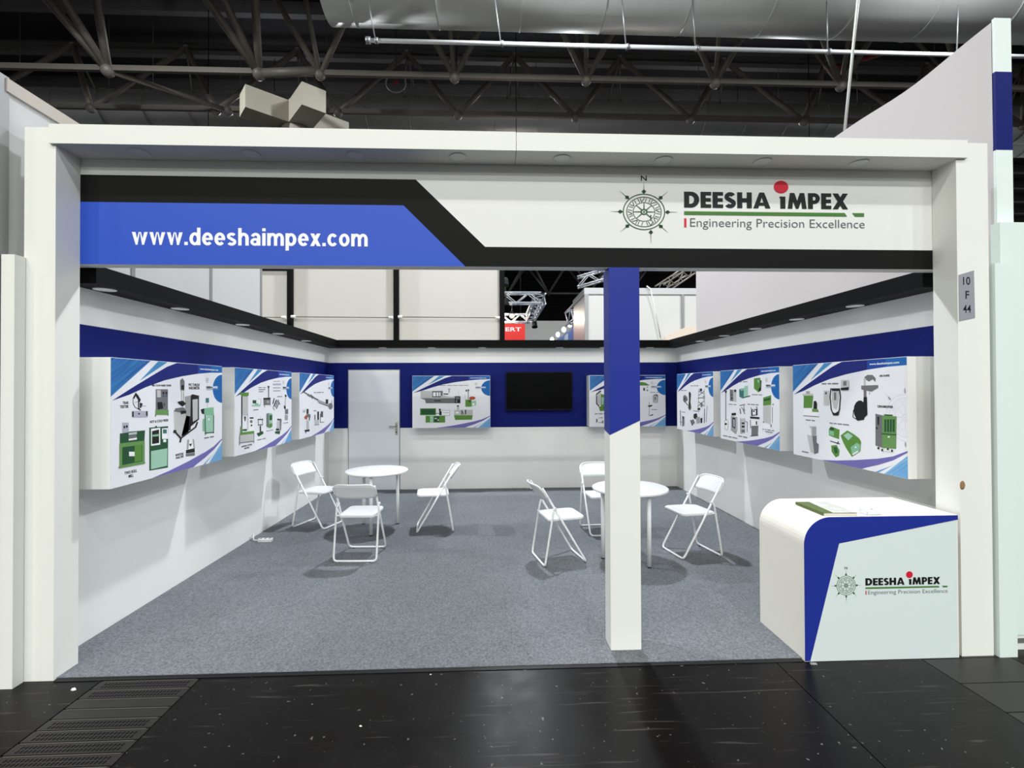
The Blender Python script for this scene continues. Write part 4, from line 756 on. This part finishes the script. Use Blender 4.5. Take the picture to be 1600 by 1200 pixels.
# blue booth with a row of lamps
bb = empty('blue_booth', (0, 0, 0), label='bright blue booth wall in the distance beside the rear white booth', cat='booth')
MB().box(3.08, 3.3, 15.5, 28, 0, 4.05).build('blue_wall', mat('cyan_blue', (40, 110, 190), .4, .4), bb)
for k, y in enumerate((17.0, 19.5, 22, 24.5)): MB().box(3.05, 3.09, y, y + .9, 2.5, 3.95).build('white_graphic', mat('graphic_white', (200, 222, 240), .4, .3), bb)
for k, y in enumerate((18.7, 20.3, 22.2, 24.4, 26.8)):
    e = empty('booth_lamp', (3.02, y, 4.2), 0, 'round white lamp in the row above the blue booth wall', 'lamp', 'lamps above the blue booth')
    MB().lathe([(.02, .12), (.07, .09), (.1, 0), (.07, -.07), (.02, -.1)], n=12).build('globe', mat('globe_glow', (255, 255, 250), .4, .2, emit=4), e); MB().tube([(0, 0, .15), (.06, 0, .15), (.1, 0, -.1)], .02, 6).build('arm', ALU, e)

# ================================================================ ROOF STRUCTURE
ZT = 10.0
def node(e, p, r=.14): MB().lathe([(r * math.sin(PI * k / 6) if 0 < k < 6 else .004, -r * math.cos(PI * k / 6)) for k in range(7)], p, 10).build('node', STEEL, e)
def member(e, a, b, r=.055, m=None): MB().tube([a, b], r, 7).build('strut', m or STEEL, e)
FARS = mat('lightened_far_steel', (176, 176, 174), .5, .4)  # steel coloured lighter in place of light on the dim far trusses
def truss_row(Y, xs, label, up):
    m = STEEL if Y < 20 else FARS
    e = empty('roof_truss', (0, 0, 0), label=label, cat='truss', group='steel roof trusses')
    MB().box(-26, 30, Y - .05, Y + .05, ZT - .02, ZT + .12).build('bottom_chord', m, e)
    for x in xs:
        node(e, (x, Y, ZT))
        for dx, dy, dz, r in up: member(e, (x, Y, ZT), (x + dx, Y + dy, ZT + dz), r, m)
    return e
xs1 = [-.99 + 3.53 * k for k in range(-1, 8)]
r1 = truss_row(12.8, xs1, 'front steel roof truss with round nodes above the booth', ((1.75, -.6, 3, .075), (-1.75, -.6, 3, .075), (-.25, -1.3, 3, .06), (0, 1.8, 2.9, .05)))
for x, dx in ((-9.94, 0), (-6.1, 0)):
    node(r1, (x, 12.8, ZT), .17)
    for d_ in ((.5, -1.5, 3.2), (-2.2, -2.2, 3.2), (-1.1, -2.3, 3.2)): member(r1, (x, 12.8, ZT), (x + d_[0], 12.8 + d_[1], ZT + d_[2]), .1)
member(r1, (-9.94, 12.8, ZT), (-7.83, 14.55, ZT), .075); member(r1, (-6.1, 12.8, ZT), (-4.6, 12.8, ZT + .1), .12)
xs2 = [-1.03 + 3.58 * k for k in range(-4, 8)]
r2 = truss_row(14.55, xs2, 'second steel roof truss with wide diagonals before the silver duct', ((1.79, 1.5, 2.9, .085), (-1.79, 1.5, 2.9, .085)))
node(r2, (-7.83, 14.55, ZT))
for x in xs2:
    member(r2, (x + 1.79, 16.05, 12.9), (x + 1.2, 17.9, ZT + .1), .03); member(r2, (x + 1.79, 16.05, 12.9), (x + 2.3, 17.9, ZT + .1), .03)
    node(r2, (x + 1.79, 16.05, 12.9), .1)
MB().box(-26, 30, 16.0, 16.1, 12.86, 12.96).build('top_chord', DSTEEL, r2)
for k, Y in enumerate((24, 33, 42)):
    xs3 = [-9.5 + 3.6 * q for q in range(0, 7)]
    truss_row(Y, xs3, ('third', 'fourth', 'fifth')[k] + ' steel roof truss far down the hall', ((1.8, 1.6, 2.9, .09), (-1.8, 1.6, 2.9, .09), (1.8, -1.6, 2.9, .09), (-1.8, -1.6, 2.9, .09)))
def duct(Y, z, R_, x0, x1, label, rings):
    e = empty('air_duct', (0, 0, 0), label=label, cat='duct', group='silver air ducts')
    mb = MB(); mb.tube([(x0, Y, z), (x1, Y, z)], R_, 40); mb.build('duct_shell', DUCT, e)
    x = x0 + .6
    while x < x1:
        if int(x * 10) % 2 == 0 or rings > 2: MB().tube([(x, Y, z + R_), (x, Y, 15.2)], .012, 5).build('hanger', DSTEEL, e)
        MB().tube([(x, Y, z), (x + .03, Y, z)], R_ + .012, 40).build('seam_ring', DUCT, e); x += rings
duct(11.0, 10.95, .82, -3.75, 24, 'silver air duct closest to the viewer at the picture top', 1.9)
duct(11.0, 11.2, .5, -20, -3.75, 'narrower silver air duct at the top edge above the left end', 2.2)
duct(17.3, 11.55, .62, -26, 30, 'silver air duct running behind the second roof truss', 1.5)
duct(21.5, 12.95, .45, -26, 30, 'thin silver air duct low behind the roof trusses', 2.5)
duct(38, 12.2, .8, -26, 30, 'silver air duct far down the hall beyond the red sign', 3)
pp = empty('hanging_pipe', (0, 0, 0), label='long white horizontal pipe hung on thin rods under the front duct', cat='pipe')
MB().tube([(-2.65, 10.4, 9.22), (18, 10.4, 9.22)], .045, 10).build('pipe', mat('pipe_white', (190, 190, 188), .4, .4), pp)
MB().tube([(-2.7, 10.4, 9.22), (-2.6, 10.4, 9.22)], .075, 10).build('end_cap', ALU, pp)
for x in (-2.5, .2, 2.95, 4.5, 7.5, 10.5):
    MB().tube([(x, 10.4, 9.22), (x - .15, 10.2, 10.2)], .015, 6).build('hanger', ALU, pp); MB().tube([(x, 10.4, 9.22), (x + .06, 10.4, 9.22)], .065, 10).build('clamp', ALU, pp)
p2 = empty('roof_pipe', (0, 0, 0), label='thin steel pipe running level behind the header beam', cat='pipe')
MB().tube([(-26, 19, 12.35), (30, 19, 12.35)], .05, 8).build('pipe', STEEL, p2)
rp = empty('red_pipe', (0, 0, 0), label='dark red sprinkler pipe high beside the fabric wall', cat='pipe')
MB().tube([(11.5, 16, 12.6), (14.5, 17, 14)], .07, 8).build('pipe', mat('red_paint', (130, 28, 32), .5, .3), rp)
MB().tube([(-12, 30, 13.6), (20, 30, 13.6)], .1, 8).build('pipe', mat('red_paint', (130, 28, 32)), rp)
tag(MB().tube([(5.3, 7.0, 5.55), (5.75, 7.0, 9.5)], .02, 8).build('suspension_cable', mat('cable_white', (225, 225, 222), .5, .3)), 'white suspension cable slanting up behind the fabric wall', 'cable')
lh = empty('loudspeaker_ring', (-2.7, 13.6, 10.35), label='round wire ring with red mark hanging under the silver duct', cat='ring')
ring_pts = [(.28 * math.cos(t * PI / 12), 0, .28 * math.sin(t * PI / 12)) for t in range(25)]
MB().tube(ring_pts, .018, 6, caps=False).build('hoop', ALU, lh); MB().box(-.06, .06, -.01, .01, -.05, .05).build('red_mark', mat('red_paint', (130, 28, 32)), lh); MB().tube([(0, 0, .28), (0, 0, 2.4)], .012, 6).build('hanger', DSTEEL, lh)

# ventilation tower with four box nozzles
vt = empty('ventilation_tower', (-4.8, 12.0, -.4), math.radians(-6), 'beige ventilation tower with four box shaped nozzles above the header beam', 'ventilation tower')
BEI = mat('ventilation_beige', (154, 148, 133), .6, .3)
MB().lathe([(.36, .4), (.36, 8.5)], n=32).build('column', BEI, vt)
MB().obox(Matrix.Translation((0, 0, 8.78)) @ Matrix.Rotation(PI / 4, 4, 'Z'), .5, .5, .6).build('hub', BEI, vt)
for k in range(4):
    a = PI / 4 + k * PI / 2; RZ = Matrix.Rotation(a, 4, 'Z')
    n_ = MB().obox(RZ @ Matrix.Translation((.72, 0, 8.76)), .96, .54, .52).build('nozzle', BEI, vt)
    MB().obox(RZ @ Matrix.Translation((.4, 0, 8.76)), .03, .53, .53).build('flange', BEI, n_)
    MB().obox(RZ @ Matrix.Translation((1.163, 0, 8.7)), .01, .06, .02).build('vent_slot', RUBBER, n_)
